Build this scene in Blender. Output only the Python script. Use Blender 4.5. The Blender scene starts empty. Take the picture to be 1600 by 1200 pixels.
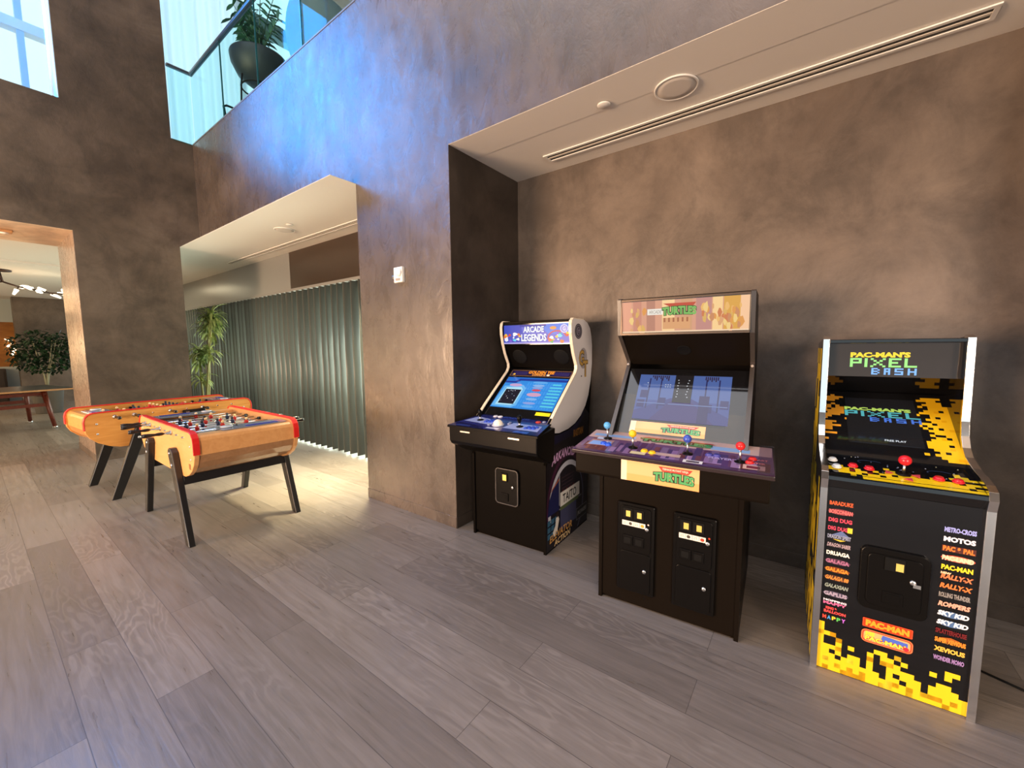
import bpy, bmesh, math, random
from mathutils import Vector, Matrix
random.seed(7)
C = bpy.context.scene.collection
PI = math.pi
sc = bpy.context.scene
sc.view_settings.view_transform = 'Standard'
sc.view_settings.look = 'None'
sc.view_settings.gamma = 1.0
sc.view_settings.use_curve_mapping = False
sc.view_settings.exposure = 0.0

# ------------------------------------------------------------------ colours and materials
def lin(c):
    return tuple((x/255/12.92 if x/255 <= .04045 else ((x/255+.055)/1.055)**2.4) for x in c)
def hx(s):
    s = s.lstrip('#')
    return lin((int(s[0:2], 16), int(s[2:4], 16), int(s[4:6], 16)))
MATS = {}
def mat(name, col, rough=.5, metal=0., spec=.5, emit=None, es=1., coat=0., coatr=.1):
    if name in MATS: return MATS[name]
    m = bpy.data.materials.new(name); m.use_nodes = True
    b = m.node_tree.nodes['Principled BSDF']
    if isinstance(col, str): col = hx(col)
    b.inputs['Base Color'].default_value = (*col, 1)
    b.inputs['Roughness'].default_value = rough
    b.inputs['Metallic'].default_value = metal
    b.inputs['Specular IOR Level'].default_value = spec
    b.inputs['Coat Weight'].default_value = coat
    b.inputs['Coat Roughness'].default_value = coatr
    if emit is not None:
        if isinstance(emit, str): emit = hx(emit)
        b.inputs['Emission Color'].default_value = (*emit, 1)
        b.inputs['Emission Strength'].default_value = es
    MATS[name] = m
    return m
def attr_mat(name, rough=.4, glow=0., spec=.5, coat=0.):
    m = mat(name, (1, 1, 1), rough, 0, spec, coat=coat, coatr=.05)
    nt = m.node_tree; b = nt.nodes['Principled BSDF']
    a = nt.nodes.new('ShaderNodeAttribute'); a.attribute_name = 'ink'
    if glow:
        b.inputs['Base Color'].default_value = (.01, .01, .01, 1)
        nt.links.new(a.outputs['Color'], b.inputs['Emission Color'])
        b.inputs['Emission Strength'].default_value = glow
    else:
        nt.links.new(a.outputs['Color'], b.inputs['Base Color'])
    return m
def noise_node(nt, scale, detail=4, rough=.55, dist=0., coord='Object', sc3=None):
    tc = nt.nodes.new('ShaderNodeTexCoord')
    n = nt.nodes.new('ShaderNodeTexNoise')
    n.inputs['Scale'].default_value = scale; n.inputs['Detail'].default_value = detail
    n.inputs['Roughness'].default_value = rough; n.inputs['Distortion'].default_value = dist
    if sc3:
        mp = nt.nodes.new('ShaderNodeMapping'); mp.inputs['Scale'].default_value = sc3
        nt.links.new(tc.outputs[coord], mp.inputs['Vector']); nt.links.new(mp.outputs[0], n.inputs['Vector'])
    else:
        nt.links.new(tc.outputs[coord], n.inputs['Vector'])
    return n
def ramp(nt, src, stops):
    r = nt.nodes.new('ShaderNodeValToRGB'); e = r.color_ramp.elements
    while len(e) < len(stops): e.new(.5)
    for k, (p, c) in enumerate(stops):
        e[k].position = p; e[k].color = (*c, 1) if len(c) == 3 else c
    nt.links.new(src, r.inputs['Fac']); return r
def mixc(nt, a, b, fac, mode='MIX'):
    x = nt.nodes.new('ShaderNodeMix'); x.data_type = 'RGBA'; x.blend_type = mode
    for s, i in ((a, 6), (b, 7)):
        if isinstance(s, tuple): x.inputs[i].default_value = (*s, 1)
        else: nt.links.new(s, x.inputs[i])
    if isinstance(fac, float): x.inputs[0].default_value = fac
    else: nt.links.new(fac, x.inputs[0])
    return x.outputs[2]
def plaster(name, c0, c1, c2, rough=(.30, .48), spec=.5, bump=.12, coat=0.):
    m = mat(name, c1, .4, 0, spec, coat=coat, coatr=.33)
    nt = m.node_tree; b = nt.nodes['Principled BSDF']
    n1 = noise_node(nt, .8, 7, .62, .25, sc3=(1, 1, 1.2))
    n2 = noise_node(nt, 2.6, 9, .7, .45, sc3=(1, 1, .8))
    n3 = noise_node(nt, 9., 6, .7, 2.2, sc3=(1, 1, .55))
    r1 = ramp(nt, n1.outputs['Fac'], [(.36, c0), (.5, c1), (.64, c2)])
    r2 = ramp(nt, n2.outputs['Fac'], [(.38, (.62, .62, .62)), (.52, (1, 1, 1)), (.66, (1.25, 1.24, 1.22))])
    col = mixc(nt, r1.outputs[0], r2.outputs[0], .75, 'MULTIPLY')
    nt.links.new(col, b.inputs['Base Color'])
    rr = ramp(nt, n3.outputs['Fac'], [(.32, (rough[0],)*3), (.7, (rough[1],)*3)])
    nt.links.new(rr.outputs[0], b.inputs['Roughness'])
    bp = nt.nodes.new('ShaderNodeBump'); bp.inputs['Strength'].default_value = bump; bp.inputs['Distance'].default_value = .02
    nt.links.new(n3.outputs['Fac'], bp.inputs['Height']); nt.links.new(bp.outputs[0], b.inputs['Normal'])
    if coat:
        b2 = nt.nodes.new('ShaderNodeBump'); b2.inputs['Strength'].default_value = bump*2.2; b2.inputs['Distance'].default_value = .03
        n4 = noise_node(nt, 5.5, 9, .72, 1.8, sc3=(1, 1, .5)); nt.links.new(n4.outputs['Fac'], b2.inputs['Height'])
        cr = ramp(nt, n4.outputs['Fac'], [(.36, (.20,)*3), (.62, (.40,)*3)]); nt.links.new(cr.outputs[0], b.inputs['Coat Roughness']); nt.links.new(b2.outputs[0], b.inputs['Coat Normal'])
    return m
def wood(name, c0, c1, rough=.35, sc3=(2, 14, 14), coat=0.):
    m = mat(name, c0, rough, coat=coat, coatr=.12)
    nt = m.node_tree; b = nt.nodes['Principled BSDF']
    n = noise_node(nt, 2.2, 6, .6, 1.0, sc3=sc3)
    r = ramp(nt, n.outputs['Fac'], [(.3, c0), (.7, c1)])
    nt.links.new(r.outputs[0], b.inputs['Base Color'])
    return m
def glassy(name, tint, refl=.08, rough=.02, fres=.35):
    m = bpy.data.materials.new(name); m.use_nodes = True
    nt = m.node_tree; nt.nodes.clear()
    o = nt.nodes.new('ShaderNodeOutputMaterial'); t = nt.nodes.new('ShaderNodeBsdfTransparent'); t.inputs[0].default_value = (*tint, 1)
    g = nt.nodes.new('ShaderNodeBsdfGlossy'); g.inputs['Roughness'].default_value = rough
    f = nt.nodes.new('ShaderNodeLayerWeight'); f.inputs[0].default_value = .25
    mu = nt.nodes.new('ShaderNodeMath'); mu.operation = 'MULTIPLY_ADD'; mu.inputs[1].default_value = fres; mu.inputs[2].default_value = refl*.5
    mu.use_clamp = True
    nt.links.new(f.outputs['Fresnel'], mu.inputs[0])
    x = nt.nodes.new('ShaderNodeMixShader'); nt.links.new(mu.outputs[0], x.inputs[0])
    nt.links.new(t.outputs[0], x.inputs[1]); nt.links.new(g.outputs[0], x.inputs[2]); nt.links.new(x.outputs[0], o.inputs[0])
    MATS[name] = m; return m

M_PLASTER = plaster('polished brown plaster', (.053, .038, .030), (.077, .057, .045), (.104, .080, .064), coat=1., rough=(.38, .55))
M_PLASTER_D = plaster('dark brown plaster', (.085, .063, .049), (.13, .099, .078), (.175, .136, .109), rough=(.4, .56), spec=.4)
M_PLASTER_L = plaster('umber plaster', (.050, .037, .026), (.080, .060, .043), (.116, .088, .065), rough=(.4, .56), spec=.4)
M_PLASTER_SHADE = plaster('shade-darkened plaster', (.028, .021, .017), (.04, .031, .025), (.055, .042, .034), rough=(.4, .5), spec=.3)  # pier plaster with the side face's shade put into the colour
M_WHITE = mat('ceiling paint', (.78, .74, .68), .75)
M_TRIMW = mat('white trim', (.78, .76, .72), .5)
M_DARKSLOT = mat('dark slot', (.015, .013, .012), .6)
M_BLACK = mat('black laminate', (.0042, .0034, .0028), .34, spec=.03)
M_BLACKS = mat('satin black plastic', (.0050, .0045, .0043), .28, spec=.10)
M_BLACKM = mat('matte black', (.005, .005, .005), .6, spec=.12)
M_GLOSSK = mat('gloss black acrylic', (.006, .006, .007), .06, spec=.6)
M_CHROME = mat('chrome', (.85, .84, .82), .14, 1.)
M_STEEL = mat('brushed steel', (.6, .6, .6), .3, 1.)
M_BRASS = mat('brass insert', (.75, .55, .15), .35, .4, emit=(.8, .55, .08), es=.25)
M_PRINT = attr_mat('printed vinyl', .38)
M_PRINTG = attr_mat('printed gloss vinyl', .16, spec=.55)
M_GLOW = attr_mat('backlit picture', .2, glow=1., spec=.08)
M_SCREEN = attr_mat('lit screen', .08, glow=.95)
M_PIX = attr_mat('lit letters', .2, glow=1.25)
M_RED = mat('red rubber', '#e0201c', .38)
M_BEECH = wood('light beech', hx('#e6aa6c'), hx('#d99a5c'), .33, sc3=(1.4, 9, 9))
M_OAK = wood('honey oak', hx('#e2a055'), hx('#cc863a'), .33, sc3=(1.2, 8, 10))
M_LEGK = mat('black lacquer leg', (.012, .011, .011), .32)

# ------------------------------------------------------------------ mesh builder
class MB:
    def __init__(s): s.v, s.f, s.mi, s.sm, s.c = [], [], [], [], []
    def add(s, vs, fs, mi=0, smooth=False, col=(1, 1, 1)):
        o = len(s.v); s.v += [tuple(v) for v in vs]
        for f in fs:
            s.f.append(tuple(i+o for i in f)); s.mi.append(mi); s.sm.append(smooth); s.c.append(col)
        return s
    def box(s, a, b, mi=0, M=None):
        x0, y0, z0 = [min(p, q) for p, q in zip(a, b)]; x1, y1, z1 = [max(p, q) for p, q in zip(a, b)]
        vs = [Vector(p) for p in ((x0,y0,z0),(x1,y0,z0),(x1,y1,z0),(x0,y1,z0),(x0,y0,z1),(x1,y0,z1),(x1,y1,z1),(x0,y1,z1))]
        if M is not None: vs = [M @ v for v in vs]
        return s.add(vs, [(0,3,2,1),(4,5,6,7),(0,1,5,4),(1,2,6,5),(2,3,7,6),(3,0,4,7)], mi)
    def prism(s, prof, x0, x1, axis='x', mi=0, smooth=False):
        # prof in (y,z) for axis x, (x,z) for axis y, (x,y) for axis z
        def P(p, t):
            return {'x': (t, p[0], p[1]), 'y': (p[0], t, p[1]), 'z': (p[0], p[1], t)}[axis]
        n = len(prof); vs = [P(p, x0) for p in prof]+[P(p, x1) for p in prof]
        s.add(vs, [tuple(range(n))[::-1], tuple(range(n, 2*n))], mi)
        return s.add(vs, [(i, (i+1) % n, n+(i+1) % n, n+i) for i in range(n)], mi, smooth)
    def strip(s, path, w, t, axis='x', at=0., mi=0):
        # band following a 2D path: thickness t outward both ways, width w along axis centred at 'at'
        n = len(path); A, B = [], []
        for i, p in enumerate(path):
            a = Vector(path[max(0, i-1)]); b = Vector(path[min(n-1, i+1)]); d = (b-a).normalized(); nn = Vector((-d.y, d.x))
            A.append(Vector(p)+nn*t/2); B.append(Vector(p)-nn*t/2)
        def P(p, q): return {'x': (q, p[0], p[1]), 'y': (p[0], q, p[1])}[axis]
        vs = [P(p, at-w/2) for p in A]+[P(p, at+w/2) for p in A]+[P(p, at+w/2) for p in B]+[P(p, at-w/2) for p in B]
        fs = []
        for i in range(n-1):
            for k in range(4):
                a, b = k*n, ((k+1) % 4)*n
                fs.append((a+i, a+i+1, b+i+1, b+i))
        fs += [(0, n, 2*n, 3*n), (n-1, 4*n-1, 3*n-1, 2*n-1)]
        return s.add(vs, fs, mi)
    def tube(s, pts, r, n=8, mi=0, cap=True):
        pts = [Vector(p) for p in pts]; vs = []
        up = None
        for i, p in enumerate(pts):
            d = (pts[min(i+1, len(pts)-1)]-pts[max(i-1, 0)]).normalized()
            if up is None:
                up = Vector((0, 0, 1)) if abs(d.z) < .9 else Vector((1, 0, 0))
            a = d.cross(up).normalized(); b = a.cross(d).normalized(); up = b
            rr = r[i] if isinstance(r, (list, tuple)) else r
            for k in range(n):
                t = 2*PI*k/n; vs.append(p+a*math.cos(t)*rr+b*math.sin(t)*rr)
        fs = [(i*n+k, i*n+(k+1) % n, (i+1)*n+(k+1) % n, (i+1)*n+k) for i in range(len(pts)-1) for k in range(n)]
        s.add(vs, fs, mi, True)
        if cap:
            s.add(vs[:n], [tuple(range(n))[::-1]], mi); s.add(vs[-n:], [tuple(range(n))], mi)
        return s
    def lathe(s, prof, c=(0, 0, 0), n=20, mi=0, M=None, smooth=True):
        # prof (r,z) revolved about local z, then moved by M or c
        vs = []
        for r, z in prof:
            for k in range(n):
                t = 2*PI*k/n; v = Vector((r*math.cos(t), r*math.sin(t), z)); v = (M @ v) if M is not None else v+Vector(c); vs.append(v)
        fs = [(i*n+k, i*n+(k+1) % n, (i+1)*n+(k+1) % n, (i+1)*n+k) for i in range(len(prof)-1) for k in range(n)]
        s.add(vs, fs, mi, smooth)
        if prof[0][0] > 1e-6: s.add(vs[:n], [tuple(range(n))[::-1]], mi)
        if prof[-1][0] > 1e-6: s.add(vs[-n:], [tuple(range(n))], mi)
        return s
    def ball(s, c, r, n=14, m=8, mi=0, M=None, sq=(1, 1, 1)):
        prof = [(max(1e-7, r*math.sin(PI*i/m)), -r*math.cos(PI*i/m)) for i in range(m+1)]
        T = Matrix.Translation(c) @ Matrix.Diagonal((*sq, 1))
        if M is not None: T = M @ T
        return s.lathe(prof, n=n, mi=mi, M=T)
    def build(s, name, mats, parent=None, bevel=0., seg=2, ink=False, M=None):
        me = bpy.data.meshes.new(name)
        vs = s.v if M is None else [tuple(M @ Vector(v)) for v in s.v]
        me.from_pydata(vs, [], s.f)
        if not isinstance(mats, (list, tuple)): mats = [mats]
        for m in mats: me.materials.append(m)
        me.polygons.foreach_set('material_index', s.mi); me.polygons.foreach_set('use_smooth', s.sm)
        if ink:
            at = me.color_attributes.new('ink', 'FLOAT_COLOR', 'CORNER')
            for p, c in zip(me.polygons, s.c):
                for li in p.loop_indices: at.data[li].color = (*c, 1)
        else:
            bm = bmesh.new(); bm.from_mesh(me); bmesh.ops.remove_doubles(bm, verts=bm.verts, dist=1e-6)
            bmesh.ops.recalc_face_normals(bm, faces=bm.faces); bm.to_mesh(me); bm.free()
        me.validate(); me.update()
        o = bpy.data.objects.new(name, me); C.objects.link(o)
        if parent is not None: o.parent = parent
        if bevel:
            b = o.modifiers.new('edge', 'BEVEL'); b.width = bevel; b.segments = seg; b.limit_method = 'ANGLE'; b.angle_limit = math.radians(40)
        return o
def thing(name, label, cat, loc=(0, 0, 0), rz=0., group=None):
    o = bpy.data.objects.new(name, None); C.objects.link(o); o.location = loc; o.rotation_euler = (0, 0, rz)
    o.empty_display_size = .1
    return tag(o, label, cat, group)
def tag(o, label, cat, group=None, kind=None):
    o['label'] = label; o['category'] = cat
    if group: o['group'] = group
    if kind: o['kind'] = kind
    return o
def struct(name, mb, m, **k):
    o = mb.build(name, m, **k); o['kind'] = 'structure'; return o

# ------------------------------------------------------------------ flat printed artwork on a plane
class Art:
    """flat coloured shapes laid on a plane (origin O, axes U,V, normal N)"""
    def __init__(s, O, U, V):
        s.O = Vector(O); s.U = Vector(U).normalized(); s.V = Vector(V).normalized(); s.N = s.U.cross(s.V).normalized(); s.mb = MB(); s.k = 0; s.step = .00006
    def P(s, p, h): return s.O+s.U*p[0]+s.V*p[1]+s.N*h
    def poly(s, pts, col, up=True):
        if isinstance(col, str): col = hx(col)
        if up: s.k += 1
        s.mb.add([s.P(p, .0006+s.k*s.step) for p in pts], [tuple(range(len(pts)))], 0, False, col); return s
    def rect(s, x0, y0, x1, y1, col, up=True): return s.poly([(x0, y0), (x1, y0), (x1, y1), (x0, y1)], col, up)
    def disc(s, cx, cy, rx, ry, col, n=20, up=True): return s.poly([(cx+rx*math.cos(2*PI*i/n), cy+ry*math.sin(2*PI*i/n)) for i in range(n)], col, up)
    def ring(s, cx, cy, rx, ry, w, col, a0=0., a1=2*PI, n=28):
        if isinstance(col, str): col = hx(col)
        s.k += 1
        for i in range(n):
            a, b = a0+(a1-a0)*i/n, a0+(a1-a0)*(i+1)/n
            s.mb.add([s.P((cx+(rx+q)*math.cos(t), cy+(ry+q)*math.sin(t)), .0006+s.k*s.step) for t, q in ((a, 0), (b, 0), (b, w), (a, w))], [(0, 1, 2, 3)], 0, False, col)
        return s
    def text(s, t, x0, y0, x1, y1, col, shear=0., arch=0., up=True, bold=0.):
        if isinstance(col, str): col = hx(col)
        if up: s.k += 1
        vs, fs = glyphs(t, bold)
        X = [v[0] for v in vs]; Y = [v[1] for v in vs]; ax, bx, ay, by = min(X), max(X), min(Y), max(Y)
        def T(v):
            u = (v[0]-ax)/(bx-ax); w = (v[1]-ay)/(by-ay)
            return (x0+u*(x1-x0)+shear*w*(y1-y0), y0+w*(y1-y0)+arch*(1-(2*u-1)**2))
        s.mb.add([s.P(T(v), .0006+s.k*s.step) for v in vs], fs, 0, False, col); return s
    def pix(s, rows, x0, y0, px, py, col, gap=.0):
        """a bitmap: rows top to bottom"""
        if isinstance(col, str): col = hx(col)
        s.k += 1; n = len(rows)
        for j, r in enumerate(rows):
            i = 0
            while i < len(r):
                if r[i] not in ' .':
                    e = i
                    while e < len(r) and r[e] == r[i]: e += 1
                    a, b = x0+i*px, x0+e*px; lo = y0+(n-1-j)*py
                    s.mb.add([s.P(p, .0006+s.k*s.step) for p in ((a, lo), (b, lo), (b, lo+py), (a, lo+py))], [(0, 1, 2, 3)], 0, False, col)
                    i = e
                else: i += 1
        return s
    def build(s, name, m, parent): return s.mb.build(name, m, parent, ink=True)
_G = {}
def glyphs(t, bold=0.):
    if (t, bold) in _G: return _G[(t, bold)]
    cu = bpy.data.curves.new('letters', 'FONT'); cu.body = t; cu.resolution_u = 2; cu.offset = bold
    ob = bpy.data.objects.new('letters', cu); C.objects.link(ob)
    dg = bpy.context.evaluated_depsgraph_get(); dg.update()
    me = bpy.data.meshes.new_from_object(ob.evaluated_get(dg))
    r = ([(v.co.x, v.co.y) for v in me.vertices], [tuple(p.vertices) for p in me.polygons])
    bpy.data.objects.remove(ob); bpy.data.curves.remove(cu); bpy.data.meshes.remove(me)
    _G[(t, bold)] = r; return r
FONT5 = {'P': ['1111', '1  1', '1111', '1   ', '1   '], 'I': ['1', '1', '1', '1', '1'], 'X': ['1   1', ' 1 1 ', '  1  ', ' 1 1 ', '1   1'],
 'E': ['1111', '1   ', '111 ', '1   ', '1111'], 'L': ['1   ', '1   ', '1   ', '1   ', '1111'], 'B': ['111 ', '1  1', '111 ', '1  1', '111 '],
 'A': ['111', '1 1', '111', '1 1', '1 1'], 'S': ['1111', '1   ', '1111', '   1', '1111'], 'H': ['1  1', '1  1', '1111', '1  1', '1  1']}
def pixword(w, gap=1):
    rows = ['']*5
    for i, ch in enumerate(w):
        g = FONT5[ch]
        for r in range(5): rows[r] += (' '*gap if i else '')+g[r]
    return rows

exec_parts = []
# ================================================================== THE ROOM
XW, YM, YB, ZS, ZT, HH = -7.713, 2.33, 3.25, 3.04, 4.59, 9.6
def floor_mat():
    m = mat('oak plank floor', (.22, .185, .155), .34, spec=.5)
    nt = m.node_tree; b = nt.nodes['Principled BSDF']
    tc = nt.nodes.new('ShaderNodeTexCoord'); mp = nt.nodes.new('ShaderNodeMapping')
    mp.inputs['Location'].default_value = (.35, -.17, 0)
    nt.links.new(tc.outputs['Object'], mp.inputs['Vector'])
    def bricks(c1, c2, mort, msize):
        br = nt.nodes.new('ShaderNodeTexBrick'); br.offset = .37; br.offset_frequency = 2; br.squash = 1.
        br.inputs['Color1'].default_value = (*c1, 1); br.inputs['Color2'].default_value = (*c2, 1); br.inputs['Mortar'].default_value = (*mort, 1)
        br.inputs['Scale'].default_value = 1.; br.inputs['Mortar Size'].default_value = msize; br.inputs['Mortar Smooth'].default_value = .2
        br.inputs['Brick Width'].default_value = 1.85; br.inputs['Row Height'].default_value = .21
        nt.links.new(mp.outputs[0], br.inputs['Vector']); return br
    b1 = bricks((.185, .155, .132), (.275, .235, .202), (.11, .092, .08), .0016)
    # shift the grain from plank to plank
    b2 = bricks((0, 0, 0), (1, 1, 1), (.5, .5, .5), .0)
    ad = nt.nodes.new('ShaderNodeVectorMath'); ad.operation = 'MULTIPLY_ADD'; ad.inputs[1].default_value = (7., 5., 3.)
    nt.links.new(b2.outputs['Color'], ad.inputs[0]); nt.links.new(tc.outputs['Object'], ad.inputs[2])
    def stretched(scale, s3, detail, dist):
        q = nt.nodes.new('ShaderNodeMapping'); q.inputs['Scale'].default_value = s3
        nt.links.new(ad.outputs[0], q.inputs['Vector'])
        n = nt.nodes.new('ShaderNodeTexNoise'); n.inputs['Scale'].default_value = scale; n.inputs['Detail'].default_value = detail; n.inputs['Distortion'].default_value = dist
        nt.links.new(q.outputs[0], n.inputs['Vector']); return n
    g1 = stretched(3., (1, 14, 1), 7, .6)
    q = nt.nodes.new('ShaderNodeMapping'); q.inputs['Scale'].default_value = (.55, 2.4, 1)
    nt.links.new(ad.outputs[0], q.inputs['Vector'])
    n0 = nt.nodes.new('ShaderNodeTexNoise'); n0.inputs['Scale'].default_value = 2.2; n0.inputs['Detail'].default_value = 3.
    nt.links.new(q.outputs[0], n0.inputs['Vector'])
    wv = nt.nodes.new('ShaderNodeMath'); wv.operation = 'MULTIPLY'; wv.inputs[1].default_value = 95.
    sn = nt.nodes.new('ShaderNodeMath'); sn.operation = 'SINE'
    nt.links.new(n0.outputs['Fac'], wv.inputs[0]); nt.links.new(wv.outputs[0], sn.inputs[0])
    r1 = ramp(nt, g1.outputs['Fac'], [(.3, (.8, .8, .8)), (.7, (1.16, 1.16, 1.17))])
    c = mixc(nt, b1.outputs['Color'], r1.outputs[0], .8, 'MULTIPLY')
    ms = stretched(.9, (.6, 1.6, 1), 2, .2)
    mr = ramp(nt, ms.outputs['Fac'], [(.5, (0, 0, 0)), (.66, (1, 1, 1))])
    r2 = ramp(nt, sn.outputs[0], [(.0, (.86, .85, .85)), (.9, (1.12, 1.12, 1.12))])
    c2 = mixc(nt, c, r2.outputs[0], mr.outputs[0], 'MULTIPLY')
    kn = noise_node(nt, 4., 2, .5, .3, sc3=(1, 2.2, 1))
    kr = ramp(nt, kn.outputs['Fac'], [(.0, (.55, .53, .52)), (.27, (1, 1, 1))])
    c3 = mixc(nt, c2, kr.outputs[0], .7, 'MULTIPLY')
    nt.links.new(c3, b.inputs['Base Color'])
    rr = ramp(nt, g1.outputs['Fac'], [(.3, (.27,)*3), (.7, (.42,)*3)]); nt.links.new(rr.outputs[0], b.inputs['Roughness'])
    bp = nt.nodes.new('ShaderNodeBump'); bp.inputs['Strength'].default_value = .08; bp.inputs['Distance'].default_value = .01
    hm = mixc(nt, g1.outputs['Fac'], b1.outputs['Fac'], .6, 'SUBTRACT')
    nt.links.new(hm, bp.inputs['Height']); nt.links.new(bp.outputs[0], b.inputs['Normal'])
    return m
struct('floor', MB().box((-20, -8, -.1), (8, 6, 0)), floor_mat())

# main wall with the alcove openings: pier, band above, and the wall to the right
mb = MB()
mb.box((-3.535, YM, 0), (-2.312, YM+1.0, ZS))                       # pier between the alcoves
mb.box((XW-.0005, YM, ZS), (-3.3, YM+.30, ZT))                            # band under the balustrade
mb.box((-3.3, YM, ZS), (8, YM+.30, HH))                             # full-height wall to the right
mb.box((1.15, YM, 0), (8, YM+1., ZS))                                # beyond the alcove
struct('wall_main', mb, M_PLASTER)
# left wall with doorway and high window
mb = MB()
mb.box((-9.05, .97, 0), (XW, 2.07, ZS)); mb.box((-9.05, -8, 0), (XW, -2., ZS))
mb.box((-9.05, -8, ZS), (XW, 2.07, 4.645)); mb.box((-9.05, 2.069, ZS), (XW, YM+.30, ZT)); mb.box((-8.05, .97, 4.645), (XW, 2.07, HH)); mb.box((-8.05, -8, 4.645), (XW, -1.05, HH)); mb.box((-8.05, -1.05, 8.7), (XW, .97, HH))
struct('wall_left', mb, M_PLASTER_L)
struct('wall_alcove_side', MB().box((-2.3125, YM+.001, 0), (-2.3085, 3.236, ZS-.003)), M_PLASTER_SHADE)  # thin dark sheet paints the shade on the pier's alcove face
struct('wall_alcove', MB().box((-2.6, 3.235, 0), (1.3, 3.45, ZS)), M_PLASTER_D)
struct('ceiling_alcove', MB().box((-2.312, YM+.30, ZS), (1.15, 3.235, ZS+.2)).box((-2.312, YM+.002, ZS-.002), (1.15, YM+.30, ZS+.0)), M_WHITE)
struct('ceiling_curtain_alcove', MB().box((-18.9, 2.075, ZS-.003), (-3.535, 3.6, ZS+.0)), M_WHITE)
struct('wall_curtain_alcove', MB().box((-6.85, YB, 2.36), (-3.3, YB+.2, ZS)), mat('dark bronze panel', '#34271d', .3, spec=.6))
struct('trim_transom', MB().box((-19, YB, 2.36), (-6.85, YB+.2, ZS)), mat('transom painted reflection', (.20, .20, .19), .3, spec=.6))  # paler grey paints a reflection on this part of the transom
struct('wall_rear', MB().box((-9, -7.3, 0), (8, -7., .2)).box((-9, -7.3, 3.1), (8, -7., HH)).box((-9, -7.3, 0), (-7.6, -7., HH)).box((6, -7.3, 0), (8, -7., HH)), M_PLASTER_D)
struct('wall_right', MB().box((7.6, -7.3, 0), (7.9, 6, HH)), M_PLASTER_D)
struct('ceiling', MB().box((-9.4, -7.3, HH), (8, 6.2, HH+.2)), M_WHITE)
# baseboards: a plaster skirting with a thin shadow gap above it
for nm, a, b_ in (('baseboard_pier', (-3.541, YM-.006, 0), (-2.306, YM+.001, .095)), ('baseboard_alcove', (-2.31, 3.225, 0), (1.15, 3.236, .095)),
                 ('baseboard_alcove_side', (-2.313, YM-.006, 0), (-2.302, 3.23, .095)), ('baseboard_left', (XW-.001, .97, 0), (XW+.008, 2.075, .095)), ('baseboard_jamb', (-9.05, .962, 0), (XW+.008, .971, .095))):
    struct(nm, MB().box(a, b_), {'baseboard_pier': M_PLASTER, 'baseboard_alcove_side': M_PLASTER_SHADE, 'baseboard_left': M_PLASTER_L}.get(nm, M_PLASTER_D), bevel=.002)

# doorway soffit lining
struct('trim_doorway', MB().box((-9.05, -2., ZS-.004), (XW-.002, .97, ZS+.0)), plaster('warm satin plaster', (.52, .37, .26), (.6, .44, .31), (.66, .49, .36), rough=(.3, .42), bump=.03, spec=.3))
struct('trim_doorway_jamb', MB().box((-9.05, .966, 0), (XW-.002, .971, ZS-.004)), plaster('tan polished plaster', (.21, .15, .115), (.27, .195, .148), (.32, .24, .185), rough=(.22, .36), bump=.06, coat=.5))

# ---- high window in the left wall
M_FRAME = mat('white window frame', (.8, .84, .86), .35)
M_GLASS = glassy('window glass', (.9, .97, .98))
mb = MB()
mb.box((-8.04, -1.05, 4.645), (-7.98, .97, 4.70)).box((-8.04, .945, 4.645), (-7.98, .97, 8.7)).box((-8.04, -1.05, 4.645), (-7.98, -.99, 8.7)).box((-8.04, -.1, 4.645), (-7.98, -.05, 8.7)).box((-8.04, -1.05, 8.64), (-7.98, .97, 8.7))
w1 = struct('window_1', mb, M_FRAME, bevel=.004)
MB().box((-8.016, -1.04, 4.66), (-8.008, .96, 8.68)).build('pane', M_GLASS, w1)
# window reveal lining, blue sky light put into its base colour
struct('trim_reveal', MB().box((-8.045, .963, 4.645), (XW-.002, .9705, 8.7)), mat('reveal sky-light tint', (.5, .66, .8), .5))
# pale building frame outside the window
of = MB()
for y in (.84, -.5): of.box((-9.62, y, 4.), (-9.5, y+.07, 9.6))
of2 = MB()
for z in (6.15, 7.6): of2.box((-9.64, -2.4, z), (-9.48, 1.6, z+.14))
struct('exterior_rail', of2, mat('white exterior rail', (.93, .95, .96), .6))
struct('exterior_frame', of, mat('pale exterior frame', (.55, .75, .85), .6))

# ---- mezzanine
struct('floor_mezzanine', MB().box((-9.4, YM+.30, 4.3), (-3.0, 6, ZT-.03)), M_WHITE)
struct('wall_mezzanine', MB().box((-9.4, 6, 4.3), (-3., 6.2, HH)).box((-3.3, YM+.3, ZT), (-3., 6, HH)), mat('grey mezzanine wall', (.17, .18, .16), .6))
mb = MB()
for y in (2.10, 3.72, 4.9, 5.9): mb.box((-9.40, y, 4.56), (-9.30, y+.06, HH))
mb.box((-9.45, 2.07, 4.56), (-9.3, 6, 4.64)).box((-9.42, 3.7, 7.9), (-9.22, 6, 8.15))
w2 = struct('window_2', mb, mat('teal grey mullion', (.10, .2, .2), .4))
MB().box((-9.355, 2.1, 4.6), (-9.345, 5.95, HH)).build('pane', M_GLASS, w2)

struct('column_mezzanine', MB().box((-6.05, 3.7, 4.56), (-5.1, 4.0, HH)), mat('grey brown plaster column', (.15, .14, .115), .6))
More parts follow.
